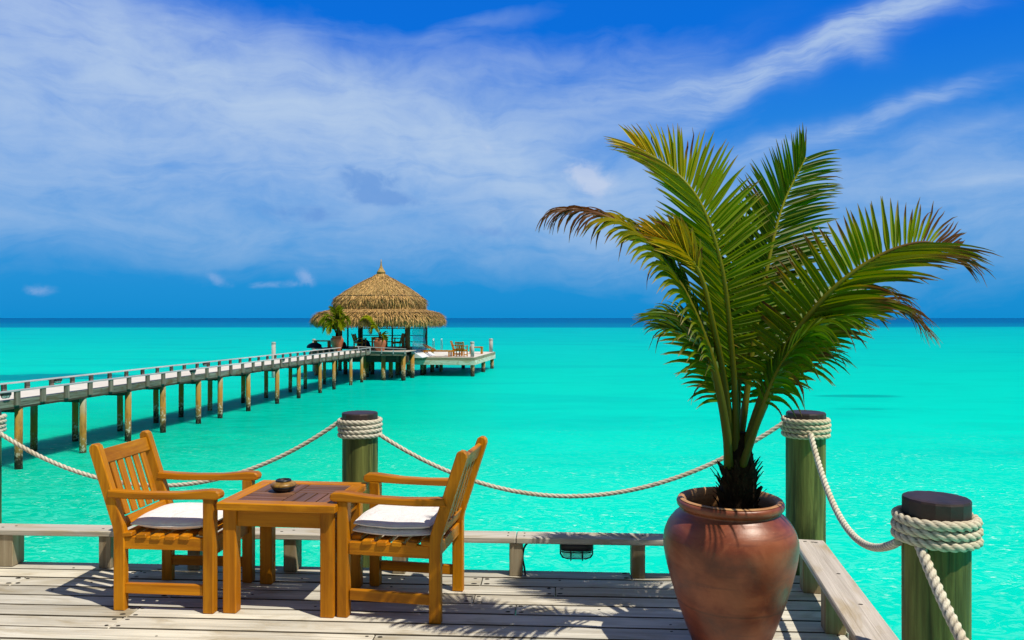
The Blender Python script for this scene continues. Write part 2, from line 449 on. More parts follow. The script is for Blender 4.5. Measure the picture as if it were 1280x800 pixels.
t_.l.new(t_.mix(t_.sstep(t_.noise(t_.mapv(objc(t_), (1, 1, 10)), 8, 5, .6), .35, .65), (.36, .16, .055), (.52, .29, .12)), b_.inputs['Base Color']); b_.inputs['Roughness'].default_value = .6
CLAY = m_

def m_leaf():
    m, t, b = mat('palm_leaf')
    c = vcol(t)
    n = t.noise(t.mapv(uvn(t), (3, 60, 1)), 1.0, 3, .5)
    c2 = t.mix(t.math('MULTIPLY', n, .5), c, t.mix(1.0, c, (.45, .5, .4), 'MULTIPLY'))
    t.l.new(c2, b.inputs['Base Color']); b.inputs['Roughness'].default_value = .42; b.inputs['Specular IOR Level'].default_value = .22
    tr = t.add('ShaderNodeBsdfTranslucent')
    t.l.new(t.mix(1.0, c, (1.5, 1.45, .5), 'MULTIPLY'), tr.inputs[0])
    mx = t.add('ShaderNodeMixShader'); mx.inputs[0].default_value = .31
    t.l.new(b.outputs[0], mx.inputs[1]); t.l.new(tr.outputs[0], mx.inputs[2])
    t.l.new(mx.outputs[0], t.n['Material Output'].inputs[0])
    return m
LEAF = m_leaf()

def m_pile():
    m, t, b = mat('weathered_pile'); p = posn(t)
    sp = t.add('ShaderNodeSeparateXYZ'); t.l.new(p, sp.inputs[0]); z = sp.outputs[2]
    n = t.noise(t.mapv(p, (5, 5, 1.2)), 1.0, 5, .6); n2 = t.noise(p, 14, 4, .65); rn = t.add('ShaderNodeObjectInfo').outputs['Random']
    zz = t.math('ADD', z, t.math('ADD', t.math('MULTIPLY', t.math('SUBTRACT', n, .5), .9), t.math('MULTIPLY', t.math('SUBTRACT', rn, .5), .35)))
    c = t.ramp(t.math('MULTIPLY_ADD', zz, 1 / 1.8, 1.0), [(0.0, (.02, .018, .01)), (.10, (.05, .04, .02)), (.20, (.26, .17, .05)), (.42, (.36, .185, .025)), (.62, (.30, .20, .05)), (.80, (.30, .34, .25)), (1.0, (.22, .34, .32))])
    bar = t.math('MULTIPLY', t.sstep(n2, .50, .62), t.sstep(zz, -1.05, -1.35))
    c = t.mix(bar, c, (.50, .46, .36))
    c = t.mix(t.math('MULTIPLY', t.sstep(zz, -1.55, -1.72), .8), c, (.02, .022, .014))
    c = t.mix(t.math('MULTIPLY', t.sstep(n, .56, .7), .6), c, (.06, .035, .015))
    t.l.new(c, b.inputs['Base Color']); b.inputs['Roughness'].default_value = .75; b.inputs['Specular IOR Level'].default_value = .25
    bump(t, b, n2, .5, .02)
    return m
PILE = m_pile()

def m_thatch():
    m, t, b = mat('thatch'); 
    n = t.noise(t.mapv(posn(t), (1, 1, .35)), 16, 4, .6)
    c = t.mix(1.0, t.mix(t.sstep(n, .3, .7), (.24, .155, .055), (.62, .42, .19)), vcol(t), 'MULTIPLY')
    t.l.new(c, b.inputs['Base Color']); b.inputs['Roughness'].default_value = .9; b.inputs['Specular IOR Level'].default_value = .1
    bump(t, b, n, .8, .05)
    return m
THATCH = m_thatch()

def m_blind():
    m, t, b = mat('clear_blue_blind'); p = posn(t)
    w = t.noise(t.mapv(p, (.25, .25, 3.2)), 1.0, 3, .5, .4)
    t.l.new(t.mix(t.sstep(w, .42, .62), (.03, .46, .54), (.005, .27, .40)), b.inputs['Base Color'])
    b.inputs['Roughness'].default_value = .25
    tr = t.add('ShaderNodeBsdfTransparent'); tr.inputs[0].default_value = (.35, .85, .95, 1)
    mx = t.add('ShaderNodeMixShader'); mx.inputs[0].default_value = .45
    t.l.new(b.outputs[0], mx.inputs[1]); t.l.new(tr.outputs[0], mx.inputs[2]); t.l.new(mx.outputs[0], t.n['Material Output'].inputs[0])
    return m
BLIND = m_blind()
def m_glass():
    m, t, b = mat('lamp_glass')
    b.inputs['Base Color'].default_value = (.6, .75, .72, 1); b.inputs['Roughness'].default_value = .15
    tr = t.add('ShaderNodeBsdfTransparent'); tr.inputs[0].default_value = (.75, .9, .88, 1)
    mx = t.add('ShaderNodeMixShader'); mx.inputs[0].default_value = .6
    t.l.new(b.outputs[0], mx.inputs[1]); t.l.new(tr.outputs[0], mx.inputs[2]); t.l.new(mx.outputs[0], t.n['Material Output'].inputs[0])
    return m
GLASS = m_glass()

def m_water():
    m, t, b = mat('lagoon_water'); p = posn(t)
    sp = t.add('ShaderNodeSeparateXYZ'); t.l.new(p, sp.inputs[0])
    big = t.noise(t.mapv(p, (.003, .012, 1)), 1.0, 6, .6, .5)
    y = t.math('MULTIPLY', sp.outputs[1], t.math('MULTIPLY_ADD', t.math('SUBTRACT', big, .5), .9, 1.0))
    # sandy lagoon bottom seen through shallow water, then the reef edge and the deep sea
    yy = t.math('LOGARITHM', t.math('MAXIMUM', y, 1.0), 10.0)
    c = t.ramp(t.math('MULTIPLY', yy, .25), [(0.12, (.000, .66, .49)), (.30, (.000, .65, .50)), (.42, (.000, .53, .465)), (.52, (.000, .43, .465)), (.60, (.000, .385, .465)), (.603, (.000, .35, .455)), (.622, (.000, .185, .37)), (.70, (.0, .12, .33)), (1.0, (.0, .10, .31))])
    # drifting weed and deeper patches
    pt = t.noise(t.mapv(p, (.05, .14, 1)), 1.0, 5, .6, .6)
    c = t.mix(t.math('MULTIPLY', t.sstep(pt, .48, .70), .50), c, t.mix(1.0, c, (1, .72, .86), 'MULTIPLY'))
    md = t.noise(t.mapv(p, (.22, .5, 1), loc=(7, 3, 0)), 1.0, 6, .65, 1.0)
    c = t.mix(t.math('MULTIPLY', t.sstep(md, .40, .72), .40), c, t.mix(1.0, c, (1, .80, .82), 'MULTIPLY'))
    # seagrass bed under and before the pier
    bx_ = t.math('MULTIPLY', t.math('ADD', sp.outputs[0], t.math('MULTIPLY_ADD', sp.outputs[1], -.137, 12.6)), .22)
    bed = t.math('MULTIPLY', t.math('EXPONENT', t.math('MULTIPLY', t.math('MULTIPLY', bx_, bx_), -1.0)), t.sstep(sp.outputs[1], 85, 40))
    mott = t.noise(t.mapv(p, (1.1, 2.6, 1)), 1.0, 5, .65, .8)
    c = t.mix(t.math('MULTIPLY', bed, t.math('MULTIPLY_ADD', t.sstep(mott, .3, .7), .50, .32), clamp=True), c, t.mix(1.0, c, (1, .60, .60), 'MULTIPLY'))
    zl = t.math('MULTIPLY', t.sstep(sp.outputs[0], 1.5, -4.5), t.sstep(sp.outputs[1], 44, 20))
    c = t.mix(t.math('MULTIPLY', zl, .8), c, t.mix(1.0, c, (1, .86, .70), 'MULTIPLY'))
    def dark_patch(cx, cy, rx, ry, s_):
        dx = t.math('MULTIPLY', t.math('SUBTRACT', sp.outputs[0], cx), 1 / rx); dy = t.math('MULTIPLY', t.math('SUBTRACT', sp.outputs[1], cy), 1 / ry)
        d = t.math('ADD', t.math('MULTIPLY', dx, dx), t.math('MULTIPLY', dy, dy))
        d = t.math('MULTIPLY_ADD', t.math('SUBTRACT', md, .5), 3.0, d)
        return t.math('MULTIPLY', t.sstep(d, 1.0, .2), s_)
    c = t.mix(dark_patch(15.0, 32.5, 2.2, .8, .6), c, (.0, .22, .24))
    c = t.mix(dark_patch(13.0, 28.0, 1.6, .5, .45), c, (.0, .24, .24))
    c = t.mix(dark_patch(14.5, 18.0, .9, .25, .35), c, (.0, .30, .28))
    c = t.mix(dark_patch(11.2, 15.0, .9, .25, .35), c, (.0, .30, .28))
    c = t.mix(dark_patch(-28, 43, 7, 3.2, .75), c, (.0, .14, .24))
    # ripple light painted into the colour: pale web, small glints and flecks of foam
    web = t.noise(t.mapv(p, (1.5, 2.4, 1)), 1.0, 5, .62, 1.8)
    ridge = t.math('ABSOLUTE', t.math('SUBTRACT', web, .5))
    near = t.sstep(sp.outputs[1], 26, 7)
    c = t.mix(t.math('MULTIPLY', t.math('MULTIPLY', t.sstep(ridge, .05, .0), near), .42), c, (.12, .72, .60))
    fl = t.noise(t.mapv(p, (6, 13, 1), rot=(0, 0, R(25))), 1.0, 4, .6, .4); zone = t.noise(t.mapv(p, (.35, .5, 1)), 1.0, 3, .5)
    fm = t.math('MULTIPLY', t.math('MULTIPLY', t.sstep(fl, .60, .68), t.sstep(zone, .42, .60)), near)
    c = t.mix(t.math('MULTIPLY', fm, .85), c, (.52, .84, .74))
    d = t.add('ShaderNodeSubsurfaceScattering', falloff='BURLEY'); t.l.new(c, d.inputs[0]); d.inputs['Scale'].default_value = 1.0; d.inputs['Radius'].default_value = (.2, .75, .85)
    g = t.add('ShaderNodeBsdfGlossy'); g.inputs['Roughness'].default_value = .12
    r1 = t.noise(t.mapv(p, (1.2, 2.2, 1)), 1.0, 5, .6, .8); r2 = t.noise(t.mapv(p, (5, 9, 1)), 1.0, 4, .6, .5)
    h = t.math('ADD', r1, t.math('MULTIPLY', r2, .25))
    bn = t.add('ShaderNodeBump'); bn.inputs['Strength'].default_value = .6; bn.inputs['Distance'].default_value = .10
    t.l.new(h, bn.inputs['Height'])
    t.l.new(bn.outputs[0], g.inputs['Normal'])
    bd = t.add('ShaderNodeBump'); bd.inputs['Strength'].default_value = .35; bd.inputs['Distance'].default_value = .10
    t.l.new(h, bd.inputs['Height']); t.l.new(bd.outputs[0], d.inputs['Normal'])
    fr = t.add('ShaderNodeFresnel'); fr.inputs[0].default_value = 1.33; t.l.new(bn.outputs[0], fr.inputs['Normal'])
    fac = t.math('MINIMUM', t.math('MULTIPLY', fr.outputs[0], .40), .05)
    mx = t.add('ShaderNodeMixShader'); t.l.new(fac, mx.inputs[0]); t.l.new(d.outputs[0], mx.inputs[1]); t.l.new(g.outputs[0], mx.inputs[2])
    t.l.new(mx.outputs[0], t.n['Material Output'].inputs[0])
    return m
WATER = m_water()

# ------------------------------------------------------------------ water
WZ = EYE - 3.35
w = MB()
S_ = 40000
for p in ((-S_, -S_, WZ), (S_, -S_, WZ), (S_, S_, WZ), (-S_, S_, WZ)): w.vert(p)
w.face((0, 1, 2, 3))
tag(w.build('water', WATER), 'clear turquoise lagoon turning dark blue at the horizon', None, None, 'structure')

# ------------------------------------------------------------------ deck of weathered planks
SL = -.055
def edge_y(x): return 4.737 + SL * x
E1 = V((1, SL, 0)).normalized(); E2 = V((-SL, 1, 0)).normalized()
def kerb_x(y): return 1.876 + (y - 4.58) * .186          # outer line of the right-hand kerb
def build_deck():
    mb = MB(); pw, gap = .143, .0075
    o = V((0, edge_y(0), 0))
    row = 0; rng = random.Random(3)
    while True:
        c = o - E2 * (pw * (row + .5)); 
        if c.y < -1.8: break
        # right end of this row
        xr = kerb_x(c.y) - .012; xr = kerb_x(c.y + SL * xr) - .012
        if c.y < 2.6: xr = max(xr, 1.5)
        x = -7.5 + rng.uniform(0, 1.5) - 3
        cuts = []
        while x < xr - .6:
            cuts.append(x); x += rng.uniform(1.7, 3.6)
        cuts.append(xr)
        for a, b in zip(cuts, cuts[1:]):
            if b - a < .3: continue
            k = rng.uniform(.76, 1.06); wv = rng.uniform(-.03, .08)
            tint = (k, k * (1 - wv * .35), k * (1 - wv))
            L = b - a - .004
            cc = c + E1 * ((a + b) / 2) + V((0, 0, -.018 + rng.uniform(-.0018, .0012)))
            mb.box(frame_m(cc, E1) @ Matrix.Rotation(rng.uniform(-.002, .002), 4, 'Z'), (L, pw - gap - rng.uniform(0, .004), .036), .004, 0, tint)
            for q in (0, 1, 2, 3, 4, 5, 6, 7): mb.m[len(mb.m) - 26 + q] = 3  # sides, ends and chamfers painted dark so the gaps look shaded
            for e in (a + .03, b - .035):
                for q in (-.04, .042):
                    n0 = c + E1 * (e + rng.uniform(-.008, .008)) + E2 * (q + rng.uniform(-.006, .006))
                    mb.lathe([(.0085, .0002), (.007, .0022)], 8, T(n0.x, n0.y, 0) @ Matrix.Diagonal((rng.uniform(1.2, 2.4), rng.uniform(.7, 1.1), 1, 1)), 1)
            jx = a + .45
            while jx < b - .3:
                if rng.random() < .6:
                    n0 = c + E1 * (jx + rng.uniform(-.02, .02)) + E2 * rng.uniform(-.045, .045)
                    mb.lathe([(.006, .0002), (.005, .002)], 8, T(n0.x, n0.y, 0) @ Matrix.Diagonal((1.4, .8, 1, 1)), 1)
                jx += .6
        row += 1
    # joists and edge beam under the boards
    for jx in range(-8, 3):
        a = V((jx * .75 - .1, edge_y(jx * .75) - .05, -.10)); b = V((jx * .75 - .1, -1.6, -.10))
        if jx * .75 < 1.1: mb.bar(a, b, .05, .12, .004, 2)
    mb.bar(V((-9, edge_y(-9) - .028, -.11)), V((1.75, edge_y(1.75) - .028, -.11)), .045, .16, .004, 2)
    mb.bar(V((kerb_x(4.5) - .05, 4.5, -.11)), V((kerb_x(2.4) - .05, 2.4, -.11)), .045, .16, .004, 2)
    for px, py in ((-5, 4.7), (-2.3, 4.6), (.6, 4.4), (1.2, 3.2), (-5, 2), (-2.3, 2), (.6, 1)):
        mb.tube([(px, py, WZ - .6), (px, py, -.19)], .11, 16, 2)
    tag(mb.build('deck', [DECKW, NAIL, DARKW, GAPSHADE]), 'weathered plank deck in the foreground', None, None, 'structure')
build_deck()

# ------------------------------------------------------------------ low kerbs along the deck edge
def build_kerbs():
    k = thing('kerb_rail', 'low grey timber kerb along the back edge of the deck, behind the chairs', 'kerb', (0, edge_y(0), 0), math.atan(SL), 'low timber kerbs')
    cuts = [-6.5, -2.28, .03, 1.56]
    for a, b in zip(cuts, cuts[1:]):
        mb = MB(); t_ = random.uniform(.93, 1.04)
        mb.box(T((a + b) / 2, -.055, .219), (b - a - .004, .145, .036), .005, 0, (t_, t_, t_))
        for ex in (a + .05, b - .05):
            for q in (-.03, .03): mb.lathe([(.006, .0003), (.0055, .002)], 8, T(ex, -.055 + q, .2366), 1)
        for ex in (.03, .77, -.69, -1.4, -2.55, -3.21):
            if a < ex < b:
                for q in (-.035, .03): mb.lathe([(.007, .0003), (.006, .002)], 8, T(ex + q, -.055 + q * .5, .2366) @ Matrix.Diagonal((1.5, .7, 1, 1)), 1)
        mb.build('rail', [KERBW, NAIL], k)
    for x in (.77, .03, -.69, -1.37, -1.98, -2.55, -3.21, -4.0, -4.8, -5.6):
        mb = MB(); ww = .08 if x > -3 else .12
        mb.box(T(x, -.06, .1005), (ww, .11, .199), .004, 0, (1.05, 1.1, 1.15)); mb.build('block', [BLOCKW], k)
    a = V((kerb_x(4.575) - .09, 4.575, 0)); b = V((kerb_x(2.80) - .09, 2.80, 0)); L = (b - a).length
    k = thing('kerb_rail', 'low grey timber kerb running from the corner post beside the clay pot', 'kerb', a, math.atan2(b.y - a.y, b.x - a.x), 'low timber kerbs')
    mb = MB()
    mb.box(T(L / 2, 0, .219), (L, .175, .036), .006)
    for ex, q in ((.05, -.03), (.055, .012), (.62, .03), (1.05, .03), (.06, .03)): mb.lathe([(.007, .0003), (.006, .002)], 8, T(ex, q, .2366) @ Matrix.Diagonal((.8, 1.6, 1, 1)), 1)
    mb.build('rail', [KERBW, NAIL], k)
    for ex in (.21, .78, 1.36):
        mb = MB(); mb.box(T(ex, -.03, .1005), (.10, .10, .199), .004, 0, (.95, .9, .85)); mb.build('block', [BLOCKW], k)
build_kerbs()

# ------------------------------------------------------------------ mooring posts, rope coils, ropes
PR = .117
def post(x, y, top, label, cap=.065):
    o = thing('mooring_post', label, 'post', (x, y, 0), random.uniform(0, 6), 'mooring posts at the deck edge')
    mb = MB(); n = 44
    zs = [WZ - .5, -1, -.5, 0, .3, .6, top - cap]
    rr = []
    for z in zs:
        rr.append([(PR * (1 + .018 * noise.noise(V((math.cos(2 * math.pi * k / n) * 2, math.sin(2 * math.pi * k / n) * 2, z * .7 + x)))) * math.cos(2 * math.pi * k / n),
                    PR * (1 + .018 * noise.noise(V((math.cos(2 * math.pi * k / n) * 2, math.sin(2 * math.pi * k / n) * 2, z * .7 + x + 5)))) * math.sin(2 * math.pi * k / n), z) for k in range(n)])
    b0 = len(mb.v)
    for q in rr:
        for p in q: mb.vert(p)
    off = random.uniform(0, 40)
    for i in range(len(rr) - 1):
        for kk in range(n):
            k2 = (kk + 1) % n
            mb.face((i * n + kk, i * n + k2, (i + 1) * n + k2, (i + 1) * n + kk),
                    [(zs[i] + off, kk * .0171), (zs[i] + off, (kk + 1) * .0171), (zs[i + 1] + off, (kk + 1) * .0171), (zs[i + 1] + off, kk * .0171)], 0, True)
    mb.build('shaft', GREENW, o)
    mb = MB()
    mb.lathe([(PR * .5, top - cap - .02), (PR * 1.0, top - cap - .001), (PR * 1.012, top - cap + .004), (PR * 1.015, top - .010), (PR * .985, top - .002), (PR * .80, top)], 15, Matrix(), 0, wob=.03, smooth=False)
    mb.build('cap', CAP, o)
    return o
def rope_mesh(mb, pts, r=.017, pitch=.105, n=18, tint=(1, 1, 1), phase=0.0):
    # resample
    P = [V(p) for p in pts]; step = pitch / 11
    out = [P[0]]; acc = 0
    for a, b in zip(P, P[1:]):
        d = (b - a).length; s_ = step - acc
        while s_ <= d:
            out.append(a.lerp(b, s_ / d)); s_ += step
        acc = d - (s_ - step)
    b0 = len(mb.v); prev = None; K = len(out)
    for i, p in enumerate(out):
        t = (out[min(i + 1, K - 1)] - out[max(i - 1, 0)]).normalized()
        if prev is None:
            a = V((0, 0, 1)) if abs(t.z) < .9 else V((1, 0, 0)); x = (a - t * a.dot(t)).normalized()
        else: x = (prev - t * prev.dot(t)).normalized()
        prev = x; y = t.cross(x); s_ = i * step
        for k in range(n):
            th = 2 * math.pi * k / n; ph = th - 2 * math.pi * s_ / pitch + phase
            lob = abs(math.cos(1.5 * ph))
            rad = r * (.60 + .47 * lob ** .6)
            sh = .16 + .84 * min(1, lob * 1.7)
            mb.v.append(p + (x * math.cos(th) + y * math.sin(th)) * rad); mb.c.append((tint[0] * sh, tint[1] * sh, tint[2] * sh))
    for i in range(K - 1):
        for k in range(n):
            k2 = (k + 1) % n
            mb.face((b0 + i * n + k, b0 + i * n + k2, b0 + (i + 1) * n + k2, b0 + (i + 1) * n + k),
                    [(i * step, k * .006), (i * step, (k + 1) * .006), ((i + 1) * step, (k + 1) * .006), ((i + 1) * step, k * .006)], 0, True)
    mb.face([b0 + k for k in reversed(range(n))]); mb.face([b0 + (K - 1) * n + k for k in range(n)])
RR = .0155
def coil(x, y, ztop, turns, label, a0=0, tint=(1, 1, 1), rr=RR):
    mb = MB()
    for tno in range(turns):
        pts = []; rad = PR + rr * .98
        for i in range(73):
            a = a0 + 2 * math.pi * i / 72
            dn = max(0, (i / 72 - .8) / .2); z = ztop - rr - tno * rr * 1.92 - dn * dn * (3 - 2 * dn) * rr * 1.92 * (0 if tno == turns - 1 else 1) + .0015 * math.sin(3 * a + tno * 2)
            rj = rad + .0018 * math.sin(2 * a + tno * 1.7)
            pts.append((x + rj * math.cos(a), y + rj * math.sin(a), z))
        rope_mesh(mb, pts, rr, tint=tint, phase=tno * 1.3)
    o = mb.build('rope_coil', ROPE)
    # origin at the post's foot
    tag(o, label, 'rope coil', 'rope coils around the posts')
def sag(a, b, mid_s, mid_z, n=60):
    """hanging rope through two ends and a low point"""
    a = V(a); b = V(b); A = [[mid_s ** 2, mid_s], [1, 1]]; r = [mid_z - a.z, b.z - a.z]
    det = A[0][0] * A[1][1] - A[0][1] * A[1][0]
    q = (r[0] * A[1][1] - A[0][1] * r[1]) / det; l = (A[0][0] * r[1] - A[1][0] * r[0]) / det
    out = []
    for i in range(n + 1):
        s_ = i / n; p = a.lerp(b, s_); p.z = a.z + q * s_ * s_ + l * s_; out.append(p)
    return out
P0 = (-3.62, 5.18); P1 = (-1.01, 5.05); P2 = (1.835, 4.75); P3 = (1.612, 2.89); P4 = (1.22, .80)
post(*P0, .94, 'mooring post at the far left end of the rope, almost out of the picture')
post(*P1, .945, 'green weathered mooring post behind the right-hand chair')
post(*P2, .985, 'green mooring post behind the clay pot at the deck corner')
post(*P3, .890, 'large dark-capped mooring post nearest the camera at the lower right', .066)
post(*P4, .96, 'mooring post beside the camera, outside the picture')
coil(*P0, .905, 4, 'pale rope coil at the left picture edge', 1.9)
coil(*P1, .905, 4, 'pale rope coil around the post behind the right-hand chair', 1.9)
coil(*P2, .950, 4, 'cream rope coil around the corner post behind the clay pot', 1.9, (1.05, .98, .86))
coil(*P3, .830, 3, 'thick cream rope coil around the nearest, dark-capped post', 1.9, (1, .97, .92), .0185)
coil(*P4, .88, 3, 'rope coil around the post beside the camera', 1.9)
def rope(pts, label, r=RR, tint=(1, 1, 1)):
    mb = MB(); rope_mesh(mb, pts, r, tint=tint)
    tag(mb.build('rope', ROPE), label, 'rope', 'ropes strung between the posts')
ed = PR + RR
rope(sag((P0[0] + ed, P0[1] - .03, .80), (P1[0] - ed + .01, P1[1] - .02, .892), .46, .447), 'rope sagging from the left picture edge to the post behind the chairs', .0140)
rope(sag((P1[0] + ed - .005, P1[1] - .03, .805), (P2[0] - ed + .005, P2[1] - .02, .930), .45, .425), 'rope sagging across the water from the middle post to the corner post', .0138)
rope(sag((P2[0] - .02, P2[1] - ed + .004, .868), (P3[0] - ed + .006, P3[1] + .03, .712), .5, .545), 'white rope dropping from the corner post to the nearest post', RR * 1.05, (1.12, 1.12, 1.12))
rope(sag((P3[0] - ed + .035, P3[1] - .07, .722), (P4[0] - .05, P4[1] + ed, .76), .5, .44), 'rope hanging down the front of the nearest post and out of the picture', .019, (1.08, 1.07, 1.05))

# ------------------------------------------------------------------ teak armchair
CH = 'teak armchairs'
def make_chair(label, loc, rz):
    o = thing('armchair', label, 'chair', loc, rz, CH)
    hw = .2375
    rear = [(-.281, 0), (-.219, 0), (-.219, .40), (-.228, .46), (-.360, .862), (-.368, .882), (-.386, .892), (-.405, .890), (-.418, .876), (-.420, .855), (-.288, .45), (-.281, .41)]
    for s in (-1, 1):
        mb = MB(); mb.prism(rear, .046, T(0, s * hw, 0), .005); mb.build('rear_leg', TEAK, o)
        mb = MB(); mb.box(T(.25, s * hw, .305), (.060, .056, .610), .005); mb.build('front_leg', TEAK, o)
        arm = [(-.315, .606), (-.15, .601), (.05, .603), (.18, .606), (.23, .608), (.292, .606), (.312, .612), (.319, .628), (.314, .645), (.298, .655), (.25, .657), (.20, .652), (.08, .640), (-.08, .637), (-.20, .641), (-.305, .648)]
        mb = MB(); mb.prism(arm, .064, T(0, s * (hw + .004), 0), .007); mb.build('armrest', TEAK, o)
        mb = MB(); mb.box(T(-.003, s * hw, .118), (.438, .026, .056), .004); mb.build('stretcher', TEAK, o)
    mb = MB()
    for s in (-1, 1): mb.box(T(-.003, s * hw, .363), (.438, .030, .066), .003)
    mb.box(T(-.25, 0, .363), (.028, .425, .066), .003)
    fr = [(-.205, .295), (-.198, .330), (-.165, .345), (0, .350), (.165, .345), (.198, .330), (.205, .295), (.209, .295), (.209, .396), (-.209, .396), (-.209, .295)]
    mb.prism(fr, .028, T(.25, 0, 0) @ rotz(R(90)), .003)
    mb.build('seat_frame', TEAK, o)
    mb = MB()
    for i in range(6):
        x = -.205 + i * .080; z = .408 - .016 * math.sin(math.pi * (i + .3) / 6) + .004
        mb.box(T(x, 0, z) @ Matrix.Rotation(R(-5 + i * 2.2), 4, 'Y'), (.056, .522 if i < 5 else .414, .024), .004)
    mb.build('seat', TEAK, o)
    d = V((-.141, 0, .445)).normalized(); nrm = V((d.z, 0, -d.x))
    def bx(z): return -.254 - (z - .44) * .317
    for z0, h, nm in ((.815, .082, 'top_rail'), (.455, .062, 'lower_rail')):
        mb = MB(); mb.box(frame_m((bx(z0), 0, z0), (0, 1, 0), d), (.430, .026, h), .004); mb.build(nm, TEAK, o)
    for i in range(5):
        y = -.148 + i * .074
        mb = MB(); mb.box(frame_m((bx(.635), y, .635), d, nrm), (.300, .047, .014), .003); mb.build('back_slat', TEAK, o)
    return o
c1 = make_chair('slatted teak armchair left of the small table, facing right', (-1.838, 4.312, 0), R(-4.9))
c2 = dup(c1, 'slatted teak armchair right of the small table, facing left', (-.598, 4.195, 0), R(169.9))

def cushion(loc, rz, label, hgt, bulge, layers=1):
    mb = MB(); n = 26
    for ly in range(layers):
        hx, hy = .225 - ly * .004, .222 - ly * .004
        h = hgt / layers; z0 = ly * h * .96
        top = []; 
        def sq(u, v, k):
            # rounded square footprint
            return (u * math.sqrt(1 - v * v * .14) * hx, v * math.sqrt(1 - u * u * .14) * hy)
        idx = {}
        for sgn in (1, -1):
            for i in range(n + 1):
                for j in range(n + 1):
                    u = math.sin((i / n * 2 - 1) * math.pi / 2); v = math.sin((j / n * 2 - 1) * math.pi / 2)
                    e = (1 - abs(u) ** 5) * (1 - abs(v) ** 5)
                    x, y = sq(u, v, 0)
                    if (i in (0, n) or j in (0, n)) and sgn < 0: idx[(sgn, i, j)] = idx[(1, i, j)]; continue
                    zz = h / 2 + sgn * (h / 2) * e ** .42 + (bulge * (1 - u * u) * (1 - v * v) if sgn > 0 else 0)
                    zz += .004 * noise.noise(V((x * 9 + loc[0], y * 9, sgn + ly * 3))) - .014 * math.sin(math.pi * (x / hx + 1) / 2) * .6
                    idx[(sgn, i, j)] = mb.vert((x, y, z0 + zz))
        for sgn in (1, -1):
            for i in range(n):
                for j in range(n):
                    q = [idx[(sgn, i, j)], idx[(sgn, i + 1, j)], idx[(sgn, i + 1, j + 1)], idx[(sgn, i, j + 1)]]
                    mb.face(q if sgn > 0 else q[::-1], None, 0, True)
        rim = [(i, 0) for i in range(n)] + [(n, j) for j in range(n)] + [(n - i, n) for i in range(n)] + [(0, n - j) for j in range(n)]
        pts = [mb.v[idx[(1, i, j)]] * 1.0 for i, j in rim]; pts = [V((p.x * 1.008, p.y * 1.008, p.z)) for p in pts]
        mb.tube(pts + [pts[0], pts[1]], .0045, 6, 0, (1, 1, 1), False)
    o = mb.build('seat_cushion', CUSH); o.location = loc; o.rotation_euler = (0, 0, rz)
    tag(o, label, 'cushion', 'white seat cushions')
cushion((-1.838, 4.312, .426), R(-4.9), 'white seat cushion on the left chair, softly rounded', .062, .012)
cushion((-.598, 4.195, .426), R(169.9), 'white seat cushion on the right chair, in two flat folded layers', .078, .006, 2)

# ------------------------------------------------------------------ side table and ashtray
def make_table(label, loc, rz):
    o = thing('side_table', label, 'table', loc, rz, 'square teak tables')
    hx, hy = .268, .222
    for sx in (-1, 1):
        for sy in (-1, 1):
            mb = MB(); mb.box(T(sx * hx, sy * hy, .268), (.074, .062, .536), .005); mb.build('leg', TEAK, o)
    mb = MB()
    for s in (-1, 1):
        mb.box(T(0, s * (hy + .006), .493), (2 * hx - .075, .024, .086), .003)
        mb.box(T(s * (hx + .006), 0, .493), (.024, 2 * hy - .063, .086), .003)
    mb.build('apron', TEAK, o)
    X, Y, fw = .325, .285, .075
    mb = MB()
    for s in (-1, 1):
        mb.box(T(0, s * (Y - fw / 2), .559), (2 * X, fw, .040), .005)
        mb.box(T(s * (X - fw / 2), 0, .559), (fw, 2 * Y - 2 * fw - .001, .0395), .004)
    mb.build('top_frame', TEAK, o)
    mb = MB(); ix, iy = X - fw, Y - fw
    for qx in (-1, 1):
        for qy in (-1, 1):
            cx, cy = qx * ix / 2, qy * iy / 2
            if qx * qy > 0:        # boards across the width
                for k in range(4):
                    mb.box(T(cx, cy - iy / 2 + iy / 4 * (k + .5), .561), (ix - .008, iy / 4 - .009, .030), .002)
            else:
                for k in range(4):
                    mb.box(T(cx - ix / 2 + ix / 4 * (k + .5), cy, .561), (ix / 4 - .009, iy - .008, .030), .002)
    mb.build('top_boards', TEAKTOP, o)
    return o
tab = make_table('small square teak table between the two armchairs', (-1.207, 4.255, 0), R(-6.5)); tab.scale = (1, 1, 1.03)
def make_ashtray(loc):
    o = thing('ashtray', 'round brown and black ashtray on the small teak table', 'ashtray', loc)
    mb = MB(); mb.lathe([(.042, 0), (.054, .004), (.064, .018), (.069, .028)], 36); mb.build('bowl', BLACK, o)
    mb = MB(); mb.lathe([(.069, .0285), (.071, .032), (.066, .041), (.052, .050), (.043, .053), (.043, .049), (.030, .046)], 36)
    mb.build('shoulder', simple('brown_ceramic', (.36, .20, .035), .4, .4, n_scale=30, c2=(.16, .08, .02)), o)
    mb = MB(); mb.lathe([(.040, .0475), (.043, .055), (.041, .062), (.034, .063), (.032, .052), (0, .050)], 30); mb.build('rim', BLACK, o)
make_ashtray((-1.29, 4.29, .597))

